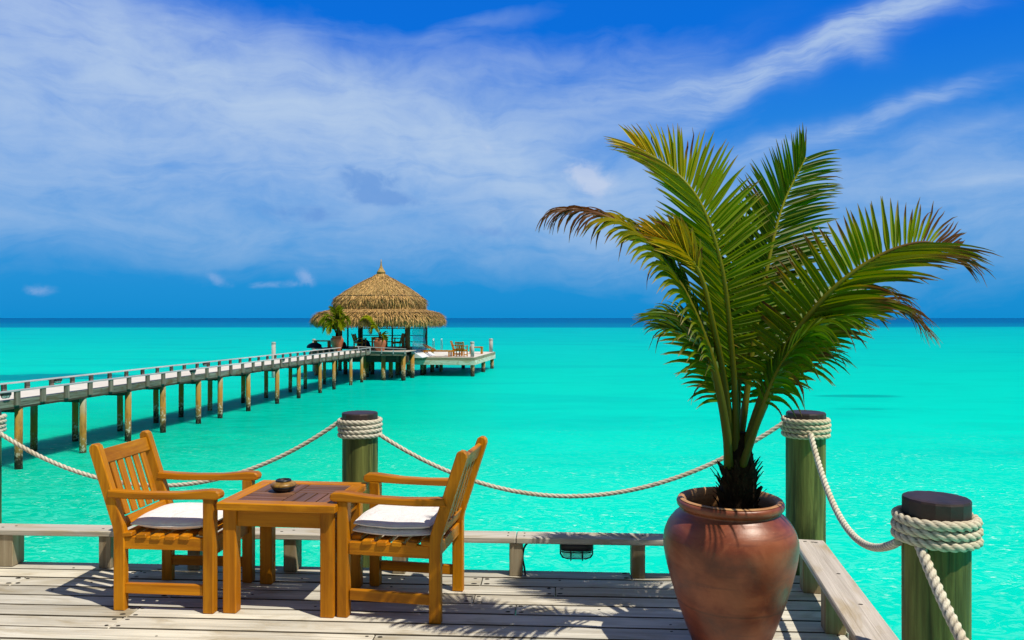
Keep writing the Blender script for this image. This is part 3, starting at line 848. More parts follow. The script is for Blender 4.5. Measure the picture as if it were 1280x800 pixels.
# ------------------------------------------------------------------ bulkhead lamp under the kerb
def make_lamp(label, loc, rz, cable=True, k=1.0, grp='bulkhead lamps under the rails'):
    o = thing('bulkhead_lamp', label, 'lamp', loc, rz, grp)
    def oval(hx, hy, z, n=28):
        out = []
        for i in range(n):
            a = 2 * math.pi * i / n; c, s = math.cos(a), math.sin(a)
            out.append((hx * math.copysign(abs(c) ** .6, c) * k, hy * math.copysign(abs(s) ** .6, s) * k, z * k))
        return out
    mb = MB(); mb.rings([oval(.100, .055, 0), oval(.104, .06, -.008), oval(.104, .06, -.040), oval(.098, .055, -.045)], cap0=True, cap1=True); mb.build('housing', BLACK, o)
    mb = MB(); mb.rings([oval(.090, .045, -.0455), oval(.090, .045, -.075), oval(.082, .040, -.090), oval(.06, .028, -.097)], cap1=True, cap0=True); mb.build('glass', GLASS, o)
    mb = MB()
    for y in (0,):
        pts = [(-.098 * k, y, -.045 * k), (-.098 * k, y, -.075 * k), (-.085 * k, y, -.096 * k), (-.06 * k, y, -.104 * k), (.06 * k, y, -.104 * k), (.085 * k, y, -.096 * k), (.098 * k, y, -.075 * k), (.098 * k, y, -.045 * k)]
        mb.tube(pts, .005 * k, 6)
    for x in (-.035, .035):
        mb.tube([(x * k, -.056 * k, -.045 * k), (x * k, -.054 * k, -.080 * k), (x * k, -.035 * k, -.104 * k), (x * k, .035 * k, -.104 * k), (x * k, .054 * k, -.080 * k), (x * k, .056 * k, -.045 * k)], .004 * k, 6)
    p = oval(.098, .054, -.052); mb.tube(p + [p[0]], .004 * k, 6, caps=False)
    mb.build('cage', BLACK, o)
    if cable:
        mb = MB(); mb.tube(catmull([(-.09, 0, -.012), (-.16, .0, -.010), (-.27, .0, -.004), (-.315, -.01, -.03), (-.328, -.03, -.09), (-.318, -.04, -.15), (-.312, -.045, -.198)], 40), .006, 8); mb.build('cable', BLACK, o)
    return o
make_lamp('black caged lamp under the back kerb, between the right chair and the clay pot', (.395, edge_y(.395) - .06, .2005), math.atan(SL))

# ------------------------------------------------------------------ clay pot
POTX, POTY = 1.032, 3.60
def make_pot(label, loc, k=1.0, n=72, body=None):
    o = thing('plant_pot', label, 'pot', loc, 0, 'terracotta plant pots')
    s = lambda pr: [(r * k, z * k) for r, z in pr]
    outer = [(.150, 0), (.163, .006), (.180, .05), (.205, .115), (.228, .18), (.252, .25), (.276, .33), (.296, .41), (.307, .47), (.310, .515), (.304, .555), (.288, .595), (.262, .630), (.238, .652), (.228, .664), (.231, .672), (.242, .680), (.247, .692), (.246, .704), (.239, .713), (.226, .716)]
    P = catmull([V((r, z, 0)) for r, z in outer], 70)
    mb = MB(); mb.lathe(s([(p.x, p.y) for p in P]), n, wob=.004); b0 = mb
    mb.f.pop() if False else None
    mb2 = MB(); mb2.lathe(s([(.2385, .7165), (.226, .7215), (.214, .716), (.205, .698), (.203, .66), (.225, .60)]), n, Matrix(), 0)
    mb2.f = mb2.f[:-2]; mb2.uv = mb2.uv[:-2]; mb2.m = mb2.m[:-2]; mb2.sm = mb2.sm[:-2]
    mb.f.pop(); mb.uv.pop(); mb.m.pop(); mb.sm.pop()
    mb.build('body', body or POT, o); mb2.build('inner_rim', CLAY, o)
    mb = MB(); mb.lathe(s([(.0, .640), (.08, .640), (.16, .634), (.218, .625)]), 36, Matrix(), 0, wob=.05)
    mb.f.pop() ; mb.uv.pop(); mb.m.pop(); mb.sm.pop()
    mb.build('soil', SOIL, o)
    return o
make_pot('big reddish-brown clay pot on the deck holding the palm', (POTX, POTY, 0))

# ------------------------------------------------------------------ palm
GREEN = (.028, .115, .001); YG = (.34, .37, .002); DG = (.008, .034, .001); BROWN = (.15, .055, .018); YEL = (.62, .38, .012); TAN = (.36, .22, .11)
def lerp3(a, b, f): return tuple(a[i] + (b[i] - a[i]) * f for i in range(3))
def frond(parent, ctrl, up0, up1, n=44, L=(.40, .40), bare=.22, droop=(.10, .10), dry=(1.2, 1.2), yellow=.2, ang=(66, 24), lift=.18, rnd=0, rbase=.020, width=.030, fold=.8, dryside=0, name='frond', torg=None, lowcut=(0, 0), drytip=.12, tipk=.62, yel=0, ang2=None, yelt=None):
    width *= 1.2
    rg = random.Random(rnd); org = torg or V()
    pts = [p - org for p in catmull(ctrl, 90)]
    mb = MB(); N = len(pts)
    rad = [rbase * (1 - .86 * (i / (N - 1)) ** .8) + .0012 for i in range(N)]
    pc = [lerp3(lerp3((.10, .105, .005), (.36, .33, .02), min(1, max(0, 1.8 * i / N - .35))), BROWN, max(0, min(1, (i / N - dry[0] + .1) * 4)) if dry[0] < 1 else 0) for i in range(N)]
    mb.tube(pts, rad, 8, 0, pc)
    for i in range(n):
        f = i / (n - 1)
        t = bare + (1 - bare) * (f ** .94) * .995
        for si, s in enumerate((1, -1)):
            tt = min(.999, t + rg.uniform(-.004, .004)); x = tt * (N - 1); k = int(x)
            p = pts[k].lerp(pts[min(k + 1, N - 1)], x - k)
            Tn = (pts[min(k + 2, N - 1)] - pts[max(k - 2, 0)]).normalized()
            U = up0.lerp(up1, tt); B = Tn.cross(U).normalized(); Nn = B.cross(Tn).normalized()
            prof = min(1, .55 + 2.2 * f) * (1 if f < .6 else 1 - tipk * ((f - .6) / .4) ** 1.4)
            ln = L[si] * prof * rg.uniform(.88, 1.08)
            if f < lowcut[si]: continue
            an = ang2 if (ang2 and s < 0) else ang
            a = R(an[0] + (an[1] - an[0]) * f ** 1.1 + rg.uniform(-4, 4))
            D = (Tn * math.cos(a) + B * s * math.sin(a) + Nn * (lift + rg.uniform(-.06, .06))).normalized()
            dr = droop[si] * rg.uniform(.75, 1.3)
            isdry = max(0, min(1, (f - dry[si]) * 5 + rg.uniform(-.25, .25)))
            if rg.random() < .08: isdry = max(isdry, .7); dr *= 1.6
            if isdry > .5: dr *= 1.5; ln *= rg.uniform(.8, 1.0)
            wd = width * (.55 + .45 * math.sin(math.pi * min(1, .2 + f))) * (1 - .35 * isdry) * rg.uniform(.85, 1.1)
            gcol = lerp3(lerp3(DG, GREEN, rg.random() * 1.3), YG, min(1, max(0, yellow * (.4 + .9 * f) + rg.uniform(-.12, .12))))
            if yel: gcol = lerp3(gcol, YEL, min(1, max(0, (yel * (.3 + f) if yelt is None else yel * (f - yelt) / (1 - yelt)) + rg.uniform(-.15, .15))))
            Nn = (Nn + B * rg.uniform(-.45, .45)).normalized()
            seg = 7; q = p + B * s * rad[k] * .6; b0 = len(mb.v); dd = D.copy()
            tip_d = drytip * rg.uniform(.3, 1.6); curl = rg.uniform(-1, 1) * isdry
            for j in range(seg + 1):
                g = j / seg
                wj = wd * (min(1, .45 + 3.2 * g) if g < .2 else (1 - ((g - .2) / .8) ** 2.2)) + .0012
                C = dd.cross(Nn); C = C.normalized() if C.length > 1e-4 else B
                Nl = C.cross(dd).normalized()
                if Nl.dot(Nn) < 0: Nl = -Nl
                bf = max(isdry, min(1, max(0, (g - (1 - tip_d)) / max(.02, tip_d) * 1.4)))
                if isdry > 0 and isdry < .95: bf = min(1, max(bf * .0 + max(0, (g - (1 - isdry)) * 3), max(0, (g - (1 - tip_d)) / max(.02, tip_d))))
                cc = lerp3(gcol, YEL, min(1, bf * 1.5) * .5) if bf < .6 else gcol
                cc = lerp3(cc, BROWN if g < .92 else TAN, min(1, max(0, bf * 1.6 - .4)))
                mid = lerp3(cc, YG, .25 * (1 - bf))
                fd = fold * wj * .5
                mb.vert(q - C * wj * .5 + Nl * fd, cc); mb.vert(q, mid); mb.vert(q + C * wj * .5 + Nl * fd, cc)
                q = q + dd * (ln / seg)
                dd = (dd + V((0, 0, -1)) * dr * (g * 1.1 + .12) + (B * curl * .25 + V((rg.uniform(-1, 1), rg.uniform(-1, 1), rg.uniform(-1, 1))) * .3 * (isdry > .6)) * g).normalized()
            for j in range(seg):
                a0 = b0 + j * 3; u0, u1 = j / seg * ln, (j + 1) / seg * ln
                mb.face((a0, a0 + 1, a0 + 4, a0 + 3), [(u0, 0), (u0, wd / 2), (u1, wd / 2), (u1, 0)], 0, False)
                mb.face((a0 + 1, a0 + 2, a0 + 5, a0 + 4), [(u0, wd / 2), (u0, wd), (u1, wd), (u1, wd / 2)], 0, False)
    return mb.build(name, LEAF, parent)

def build_palm():
    base = V((1.068, 3.60, .63))
    o = thing('potted_palm', 'young coconut palm with browning frond tips growing in the big clay pot', 'palm', base)
    mb = MB()
    mb.tube([(0, 0, -.04), (0, 0, .06), (.004, 0, .14), (.012, 0, .22), (.014, .0, .30), (.016, 0, .40)], [.086, .086, .083, .074, .056, .032], 18)
    rg = random.Random(5)
    for i in range(150):         # ragged fibre and old leaf bases
        a = rg.uniform(0, 2 * math.pi); z = rg.uniform(-.02, .24); r = .084 - max(0, z - .12) * .12
        p = V((r * math.cos(a), r * math.sin(a), z)); out = V((math.cos(a), math.sin(a), 0))
        l = rg.uniform(.03, .08); w_ = rg.uniform(.006, .02); sd = V((-math.sin(a), math.cos(a), 0))
        d = (V((0, 0, 1)) + out * rg.uniform(.08, .5) + sd * rg.uniform(-.3, .3)).normalized()
        b0 = len(mb.v)
        for g in (0, .5, 1):
            q = p + d * l * g + out * (g * g * .02 * rg.uniform(0, 1)); ww = w_ * (1 - g * .8)
            mb.vert(q - sd * ww); mb.vert(q + out * .004); mb.vert(q + sd * ww)
        for g in (0, 1):
            a0 = b0 + g * 3; mb.face((a0, a0 + 1, a0 + 4, a0 + 3)); mb.face((a0 + 1, a0 + 2, a0 + 5, a0 + 4))
    for sx, h in ((-.085, .14), (.085, .15), (.03, .20)):
        mb.tube([(sx * .7, -.02, .06), (sx * .95, -.025, h * .75), (sx * 1.25, -.03, h)], [.024, .018, .006], 8)
    mb.build('trunk', FIBRE, o)
    def A(*q): return [at(*p) for p in q]
    Fr = lambda *a, **k: frond(o, *a, torg=base, **k)
    r0 = (920, 584, 3.58)
    # tall frond leaning to the upper left
    Fr(A(r0, (920, 520, 3.57), (914, 430, 3.50), (902, 335, 3.44), (876, 256, 3.42), (840, 212, 3.45), (796, 184, 3.50)), V((-.1, -1, .25)), V((.15, -.8, .7)), n=72, L=(.31, .33), bare=.26, droop=(.06, .05), dry=(1.0, .97), yellow=.62, ang=(88, 26), ang2=(44, 24), rnd=1, lift=.10, width=.021, tipk=.50, drytip=.18, yel=.9, yelt=.62)
    # upright frond to the upper right
    Fr(A(r0, (930, 520, 3.66), (943, 420, 3.74), (960, 330, 3.82), (978, 258, 3.88), (1007, 197, 3.93)), V((.1, -1, .25)), V((.2, -1, .15)), n=68, L=(.35, .32), bare=.33, droop=(.09, .05), dry=(1.2, 1.2), yellow=.16, ang=(62, 40), ang2=(72, 26), rnd=2, lift=.02, drytip=.18, width=.021, tipk=.42)
    # long frond arching to the right with brown tip
    Fr(A((930, 584, 3.57), (938, 540, 3.56), (965, 466, 3.48), (1003, 405, 3.40), (1050, 354, 3.33), (1103, 318, 3.28), (1155, 303, 3.25), (1192, 315, 3.24)), V((-.2, -.85, .4)), V((.0, -.7, .6)), n=62, L=(.37, .27), bare=.25, droop=(.14, .03), dry=(.68, .64), yellow=.55, ang=(44, 22), ang2=(82, 56), rnd=3, lift=.12, rbase=.024, drytip=.42, width=.021, tipk=.5)
    # frond arching to the left, dry at the end
    Fr(A((911, 584, 3.56), (908, 540, 3.50), (893, 462, 3.44), (866, 388, 3.38), (835, 333, 3.36), (795, 290, 3.35), (744, 266, 3.36), (710, 262, 3.37)), V((.4, -.5, .8)), V((.2, -.35, .9)), n=74, L=(.20, .28), bare=.28, droop=(.26, .46), dry=(.52, .52), yellow=.35, ang=(46, 20), rnd=4, lift=.05, rbase=.023, width=.022, tipk=.25, yel=.9, yelt=.35)
    # yellowing frond behind it
    Fr(A((917, 580, 3.62), (906, 480, 3.54), (890, 400, 3.42), (876, 345, 3.37), (852, 312, 3.34), (818, 296, 3.33)), V((.1, -1, .3)), V((.0, -1, .4)), n=34, L=(.20, .20), bare=.64, droop=(.05, .05), dry=(.88, .84), yellow=1.3, ang=(34, 6), rnd=5, lift=.0, drytip=.2, width=.026, yel=1.0)
    # dry lower frond at right
    Fr(A((929, 580, 3.63), (950, 520, 3.70), (985, 450, 3.74), (1024, 402, 3.74), (1068, 378, 3.72), (1104, 376, 3.70), (1128, 388, 3.69)), V((-.1, -.6, .8)), V((.2, -.3, .9)), n=60, L=(.30, .34), bare=.26, droop=(.18, .26), dry=(.50, .50), yellow=.25, ang=(52, 26), rnd=6, lift=.05, width=.021, tipk=.15)
    # low fronds towards the viewer
    Fr(A((928, 582, 3.55), (946, 530, 3.48), (972, 466, 3.38), (1006, 420, 3.30), (1046, 400, 3.24)), V((-.1, -.5, .85)), V((.3, -.2, .9)), n=28, L=(.40, .28), bare=.36, droop=(.36, .26), dry=(1.0, 1.0), yellow=.12, ang=(62, 28), rnd=7, lift=.05, width=.021)
    Fr(A((914, 580, 3.60), (906, 530, 3.58), (889, 462, 3.54), (862, 424, 3.50), (828, 410, 3.46)), V((.2, -.6, .8)), V((-.2, -.2, .9)), n=20, L=(.20, .38), bare=.36, droop=(.20, .20), dry=(1.1, 1.1), yellow=.15, ang=(64, 26), rnd=8, lift=.06, width=.020)
    # fronds at the back of the crown
    Fr(A((923, 580, 3.66), (932, 500, 3.80), (950, 420, 3.95), (976, 374, 4.08), (1010, 356, 4.20)), V((-.2, -.9, .4)), V((0, -.4, .9)), n=44, L=(.36, .36), bare=.24, droop=(.16, .12), dry=(1.1, 1.1), yellow=.1, rnd=10, lift=.05, width=.023)
    Fr(A((917, 580, 3.66), (910, 505, 3.78), (892, 438, 3.88), (866, 404, 3.98), (834, 390, 4.06)), V((.2, -.9, .4)), V((0, -.4, .9)), n=38, L=(.30, .32), bare=.26, droop=(.20, .18), dry=(1.1, 1.1), yellow=.1, rnd=11, lift=.05, width=.022)
    Fr(A((920, 580, 3.64), (922, 500, 3.74), (925, 425, 3.82), (930, 360, 3.90), (928, 312, 3.98), (914, 276, 4.06)), V((0, -1, .2)), V((0, -1, .3)), n=46, L=(.32, .28), bare=.32, droop=(.08, .06), dry=(1.1, 1.1), yellow=.3, rnd=12, lift=.02, ang=(64, 18), width=.023)
    Fr(A((928, 580, 3.60), (944, 525, 3.66), (968, 472, 3.70), (998, 446, 3.74), (1030, 438, 3.76)), V((-.2, -.6, .8)), V((.2, -.2, .95)), n=15, L=(.26, .34), bare=.42, droop=(.30, .34), dry=(.9, .9), yellow=.15, rnd=13, lift=.02, width=.020)
build_palm()

# ------------------------------------------------------------------ far pier and pavilion
Pp = V((.1368, .9906, 0)); Pq = V((.9906, -.1368, 0)); PO = V((-10.95, 16.9, 0))     # along / across the pier
PD = -.215                                                                           # pier deck height
PANG = math.atan2(Pq.y, Pq.x)
def build_pier():
    p_start = -9.0; p_end = 23.9
    o = thing('pier', 'long low timber pier on piles leading to the thatched pavilion', 'pier', PO + V((0, 0, 0)), PANG)
    # local frame: x across (right positive), y along
    mb = MB(); W = 1.55; y = p_start; rg = random.Random(2)
    while y < p_end:
        k = rg.uniform(.9, 1.05); mb.box(T(-W / 2 + .04, y + .07, PD - .018), (W - .02, .134, .034), .002, 0, (k, k, k)); y += .14
    mb.build('decking', SANDW, o)
    for x in (.065, -W + .015):
        mb = MB(); y = p_start
        while y < p_end:
            l = min(2.4, p_end - y); k = rg.uniform(.42, 1.1)
            mb.box(T(x, y + l / 2, PD - .085), (.045, l - .01, .155), .004, 0, (k, k, k)); y += 2.4
        mb.build('fascia', FASCIA, o)
        mb = MB(); mb.box(T(x - .035, (p_start + p_end) / 2, PD - .185), (.12, p_end - p_start, .045), .004); mb.build('beam', DARKW, o)
    for x in (.10, -W - .01):
        mb = MB(); y = p_start
        while y < p_end - .01:
            l = min(3.6, p_end - y); mb.box(T(x, y + l / 2, PD + .192), (.12, l - .006, .032), .004); y += 3.6
        mb.build('rail', RAILW, o)
    y = p_start + .2
    while y < p_end:
        for x in (.118, -W - .04):
            mb = MB(); k = rg.uniform(.8, 1.2); mb.box(T(x, y + rg.uniform(-.03, .03), PD + .022), (.06, .13, .306), .004, 0, (k, k, k)); mb.build('rail_block', BLOCKG, o)
        y += .78
    ys = [-7.4, -5.5, -3.7, -1.9, 0, 2.05, 3.7, 5.4, 7.3, 8.65, 10.6, 13.0, 15.0, 17.3, 19.0, 21.3, 22.8]
    for i, y in enumerate(ys):
        for x in (.0, -W + .12):
            mb = MB(); yy = y + rg.uniform(-.1, .1); tl = rg.uniform(-.02, .02)
            mb.tube([(x + tl, yy, WZ - .8), (x, yy, PD - .20)], .082, 14); mb.build('pile', PILE, o)
        mb = MB(); mb.box(T(-W / 2 + .05, y, PD - .26), (W - .1, .13, .10), .004); mb.build('cross_beam', DARKW, o)
    lamps = [(-.5, .10), (3.1, -W), (6.8, .10), (10.4, -W), (13.2, .10), (-2.2, -W)]
    for i, (y, x) in enumerate(lamps):
        q = PO + Pq * x + Pp * y
        side = 'near' if x > 0 else 'far'
        make_lamp(['small black lamp under the near rail of the pier, at the left picture edge', 'small dark lamp under the far pier rail, above the second near pile', 'small dark lamp under the near pier rail, above the fourth pile',
                   'small lamp under the far pier rail, halfway along', 'small dark lamp under the near pier rail, in front of the lone pole', 'small lamp under the far pier rail, at the left picture edge'][i],
                  (q.x, q.y, PD + .175), PANG + R(90), False, 1.15, 'small lamps along the pier rails')
build_pier()

BZ = EYE - 2.25
PC = V((-7.75, 45.0, 0))     # pavilion centre
def pl(x, y, z): return PC + Pq * x + Pp * y + V((0, 0, z))
def build_pavilion():
    o = thing('thatched_pavilion', 'open pavilion on stilts with a two-tiered thatched roof at the end of the pier', 'pavilion', PC, PANG)
    rg = random.Random(11)
    fl0, fl1, y0, y1 = -3.9, 2.72, -4.25, 2.9
    mb = MB(); y = y0
    while y < y1:
        k = rg.uniform(.85, 1.05); xl = -3.9 if y > -1.2 else -1.3
        if -4.25 <= y < -1.2: xl = -1.1
        fl1 = 2.72 if y < -2.2 else 2.32
        mb.box(T((xl + fl1) / 2, y + .075, PD - .02), (fl1 - xl, .144, .034), .002, 0, (k * .8, k * .75, k * .7)); y += .15
    mb.build('floor', SANDW, o)
    mb = MB(); mb.box(T(1.75, y0 - .02, PD - .12), (2.0, .05, .22), .004); mb.box(T(-.15, y0 - .02, PD - .12), (1.75, .05, .22), .004); mb.build('fascia', FASCIA, o)
    mb = MB()
    mb.box(T(.8, y0 + .35, PD - .42), (3.9, .16, .34), .004); mb.box(T(-.8, 0, PD - .46), (5.9, .16, .38), .004); mb.box(T(-.8, 2.8, PD - .46), (5.9, .16, .38), .004)
    mb.box(T(2.2, -.6, PD - .42), (.14, 7, .34), .004); mb.box(T(-3.8, 1.0, PD - .30), (.14, 4.2, .40), .004); mb.box(T(-2.5, -1.25, PD - .30), (2.75, .14, .34), .004)
    mb.build('floor_beams', DARKW, o)
    mb = MB(); mb.box(T(-2.6, -1.36, PD - .36), (2.6, .04, .30), .004); mb.build('side_fascia', FASCIA, o)
    for x, y in ((2.5, -4.0), (1.4, -4.0), (.3, -4.0), (2.5, -2.2), (1.2, -2.0), (-.2, -2.0), (2.5, 0), (1.0, 0), (-.6, .2), (-2.2, 0), (-3.6, -1), (-3.6, 2.8), (-1.6, 2.8), (.4, 2.8), (2.4, 2.8), (-2.4, -1.1)):
        mb = MB(); mb.tube([(x, y, WZ - .8), (x, y, PD - .24)], .125, 12); mb.build('pile', PILE, o)
    # low rail round the front of the floor
    for a, b, za, zb in (((.02, y0 - .02), (2.72, y0 - .02), .04, -.08), ((-.05, y0), (-.05, y0 + .2), .04, .04)):
        mb = MB(); mb.bar((*a, za), (*b, zb), .12, .035, .004); mb.build('rail', RAILW, o)
    for i in range(5):
        x = .12 + i * .64; mb = MB(); mb.box(T(x, y0 - .05, PD + .07 - .03 * i), (.05, .06, .34 - .04 * i), .004); mb.build('rail_block', RAILW, o)
    mb = MB(); mb.bar((.05, y0 - .06, PD + .02), (2.7, y0 - .06, PD - .03), .03, .04, .004); mb.build('rail', RAILW, o)
    # posts
    for x, y, r, mt in ((2.2, -2.1, .15, BROWNW), (-1.75, -2.1, .13, BROWNW), (-2.0, 2.1, .15, DARKW), (2.15, 2.1, .13, DARKW)):
        mb = MB(); mb.tube([(x, y, PD - .1), (x, y, 1.75)], r, 16); mb.build('post', mt, o)
    mb = MB(); mb.tube([(-2.05, 0, PD - .1), (-2.05, 0, 1.75)], .05, 10); mb.build('slim_post', DARKW, o)
    mb = MB(); mb.tube([(.05, 2.1, PD - .1), (.05, 2.1, 1.75)], .05, 10); mb.build('slim_post', DARKW, o)
    mb = MB(); mb.box(T(1.95, -2.12, PD + .45), (.14, .18, .95), .01); mb.build('cupboard', BROWNW, o)
    mb = MB()
    for z in (.92, .49, .10): mb.box(T(.08, 2.1, z), (4.1, .05, .045), .004)
    mb.build('railing', DARKW, o)
    mb = MB()
    for z in (1.72,):
        for s in (-2.1, 2.1): mb.box(T(.1, s, z), (4.6, .14, .16), .004); mb.box(T(s + .1, 0, z), (.14, 4.4, .15), .004)
    mb.build('roof_beams', BROWNW, o)
    # clear roll-down blind along the right-hand side
    mb = MB(); nx, nz = 24, 20; zt, zb_ = 1.7, -.42
    g = {}
    for i in range(nx + 1):
        for j in range(nz + 1):
            y = -1.85 + 3.0 * i / nx; z = zb_ + (zt - zb_) * j / nz
            x = 2.40 + .03 * math.sin(z * 9 + y * .8) + .02 * math.sin(y * 3)
            g[i, j] = mb.vert((x, y, z))
    for i in range(nx):
        for j in range(nz): mb.face((g[i, j], g[i + 1, j], g[i + 1, j + 1], g[i, j + 1]), None, 0, True)
    mb.build('blind', BLIND, o)
    mb = MB(); mb.prism([(2.36, PD - .03), (3.0, BZ + .03), (3.0, BZ + .004), (2.36, BZ + .004)], 3.1, T(0, -.35, 0), .006); mb.build('ramp', simple('white_board', (.78, .78, .78), .6, .3, n_scale=3, c2=(.55, .62, .76)), o)
    # thatch
    def rr(a, r, z, n=72):
        out = []
        for i in range(n):
            t = 2 * math.pi * (i + .5) / n; c, s = math.cos(t), math.sin(t)
            k = r / a if a > 0 else 1
            # rounded square by ray casting
            b = a - r
            m = max(abs(c), abs(s)); q = a / m; x, y = c * q, s * q
            if abs(x) > b and abs(y) > b:
                # ray-circle with corner centre
                cx, cy = math.copysign(b, x), math.copysign(b, y)
                B_ = c * cx + s * cy; Cc = cx * cx + cy * cy - r * r
                q = B_ + math.sqrt(max(0, B_ * B_ - Cc)); x, y = c * q, s * q
            w_ = 1 + .012 * noise.noise(V((x * 1.2, y * 1.2, z * 2)))
            out.append(V((x * w_, y * w_, z)))
        return out
    def strands(mb, rings, count, l, lift, lo=0, hi=None, wd=.035, spread=.25):
        n = len(rings[0]); hi = hi if hi is not None else len(rings) - 1.001
        for _ in range(count):
            t = rg.uniform(lo, hi); i = int(t); f = t - i; kf = rg.uniform(0, n); k = int(kf) % n; kk = (k + 1) % n; g_ = kf - int(kf)
            a = rings[i][k].lerp(rings[i][kk], g_); b = rings[i + 1][k].lerp(rings[i + 1][kk], g_); p = a.lerp(b, f)
            dn = (b - a).normalized(); side = (rings[i][kk] - rings[i][k]).normalized(); nr = side.cross(dn)
            if nr.dot(V((p.x, p.y, .3))) < 0: nr = -nr
            d = (dn + side * rg.uniform(-spread, spread) + nr * rg.uniform(.0, lift)).normalized()
            ll = l * rg.uniform(.5, 1.3); w_ = wd * rg.uniform(.5, 1.3); q = p + nr * rg.uniform(.0, .03)
            k_ = rg.uniform(.32, 1.55); cc = (k_ * 1.05, k_ * rg.uniform(.92, 1.02), k_ * rg.uniform(.75, 1.0))
            mid = q + d * ll * .55; end = q + (d * 1 - nr * .12).normalized() * ll
            i0 = [mb.vert(q - side * w_ * .5, cc), mb.vert(q + side * w_ * .5, cc), mb.vert(mid + side * w_ * .45, cc), mb.vert(mid - side * w_ * .45, cc), mb.vert(end, cc)]
            mb.face((i0[0], i0[1], i0[2], i0[3])); mb.face((i0[3], i0[2], i0[4]))
    Z = lambda v: v + EYE
    up = [rr(.06, .05, Z(2.84)), rr(.20, .15, Z(2.66)), rr(.42, .3, Z(2.46)), rr(.9, .55, Z(2.20)), rr(1.4, .75, Z(1.88)), rr(1.85, .85, Z(1.54)), rr(2.12, .9, Z(1.28)), rr(2.26, .9, Z(1.12)), rr(2.32, .9, Z(.95)), rr(2.32, .9, Z(.76)), rr(2.32, .9, Z(.60)), rr(2.05, .8, Z(.58))]
    mb = MB(); mb.rings(up, 0, (.8, .78, .75)); strands(mb, up, 3600, .30, .10, 1.5, 6.5); strands(mb, up, 4600, .38, .42, 6, 10, .04)
    ln = [p + V((p.x, p.y, 0)).normalized() * .03 for p in up[6]]
    mb.build('upper_roof', THATCH, o)
    mb = MB(); mb.tube(ln + [ln[0]], .022, 6, caps=False); mb.build('binding', DARKW, o)
    lw = [rr(1.9, .8, Z(.62)), rr(2.3, 1.0, Z(.52)), rr(2.75, 1.25, Z(.42)), rr(3.05, 1.35, Z(.31)), rr(3.26, 1.42, Z(.14)), rr(3.36, 1.45, Z(-.04)), rr(3.38, 1.45, Z(-.20)), rr(3.30, 1.42, Z(-.30)), rr(2.9, 1.3, Z(-.18)), rr(2.2, 1.0, Z(.25)), rr(.6, .4, Z(1.6))]
    mb = MB(); mb.rings(lw, 0, (.8, .78, .75)); strands(mb, lw, 1800, .28, .10, .6, 3); strands(mb, lw, 9000, .36, .45, 2.6, 7.3, .04)
    mb.build('lower_roof', THATCH, o)
    ln = [p + V((p.x, p.y, 0)).normalized() * .03 for p in lw[3]]
    mb = MB(); mb.tube(ln + [ln[0]], .020, 6, caps=False); mb.build('binding', DARKW, o)
    mb = MB(); mb.lathe([(.28, Z(2.66)), (.25, Z(2.74)), (.17, Z(2.86)), (.10, Z(2.98)), (.05, Z(3.12)), (.035, Z(3.3)), (.012, Z(3.48))], 18, Matrix(), 0, (.95, .9, .85), .1); mb.build('finial', THATCH, o)
build_pavilion()

# bathing platform, one step lower
BF = V((-6.15, 44.0, 0)); BZ = EYE - 2.25
def bp(x, y, z=0): return BF + Pq * x + Pp * y + V((0, 0, z))
def build_platform():
    o = thing('bathing_platform', 'pale low bathing platform on piles to the right of the pavilion', 'platform', BF, PANG)
    W, D = 4.0, 7.4; rg = random.Random(4)
    mb = MB(); x = 0
    while x < W - .02:
        k = rg.uniform(.92, 1.04); mb.box(T(x + .07, D / 2, BZ - .02), (.136, D - .08, .036), .002, 0, (k, k, k)); x += .1428
    mb.build('decking', SANDW, o)
    for nm, M, sz in (('front_fascia', T(W / 2, -.01, BZ - .10), (W + .04, .05, .16)), ('front_fascia', T(W / 2, -.022, BZ - .315), (W + .07, .06, .25)), ('side_fascia', T(W + .03, D / 2, BZ - .10), (.05, D, .16)), ('side_fascia', T(W + .04, D / 2, BZ - .315), (.06, D - .06, .25))):
        mb = MB(); mb.box(M, sz, .005, 0, (.45, .42, .34) if sz[2] < .2 else (1, 1, 1)); mb.build(nm, PALEFAS, o)
    mb = MB()
    for y in (.5, 3.6, 6.9): mb.box(T(W / 2, y, BZ - .30), (W - .1, .12, .26), .004)
    mb.build('beams', DARKW, o)
    for x, y in ((.12, .15), (W - .1, .15), (W - .1, 3.7), (W - .1, 7.0), (.7, 1.6), (.12, 3.6), (1.2, 3.8), (2.0, 6.8), (.2, 6.9)):
        mb = MB(); mb.tube([(x, y, WZ - .8), (x, y, BZ - .2)], .12, 12); mb.build('pile', PILE, o)
    return o
build_platform()
def pole(loc, z0, z1, r, label):
    o = thing('mooring_pole', label, 'pole', loc, 0, 'grey mooring poles')
    mb = MB(); mb.tube([(0, 0, z0), (0, 0, z1 - .12)], r, 14); mb.build('shaft', POLEW, o)
    mb = MB(); mb.lathe([(r * 1.03, z1 - .12), (r * 1.08, z1 - .1), (r * 1.05, z1 - .02), (r * .8, z1)], 14); mb.build('cap', simple('grey_cap', (.42, .43, .42), .6, .3), o)
q = bp(3.85, .35); pole((q.x, q.y, 0), BZ, EYE - 1.36, .11, 'grey pole at the near right corner of the bathing platform')
q = bp(3.85, 6.9); pole((q.x, q.y, 0), BZ, EYE - 1.36, .12, 'grey pole at the far right corner of the bathing platform')
q = at(342, 472, 42.7); pole((q.x, q.y, 0), WZ - .8, EYE - 1.35, .11, 'lone grey pole standing in the water behind the pier')
q = at(392.5, 440, 47.5); pole((q.x, q.y, 0), WZ - .8, EYE - 1.31, .10, 'pale pole in the water left of the pavilion, behind the blue canvas')

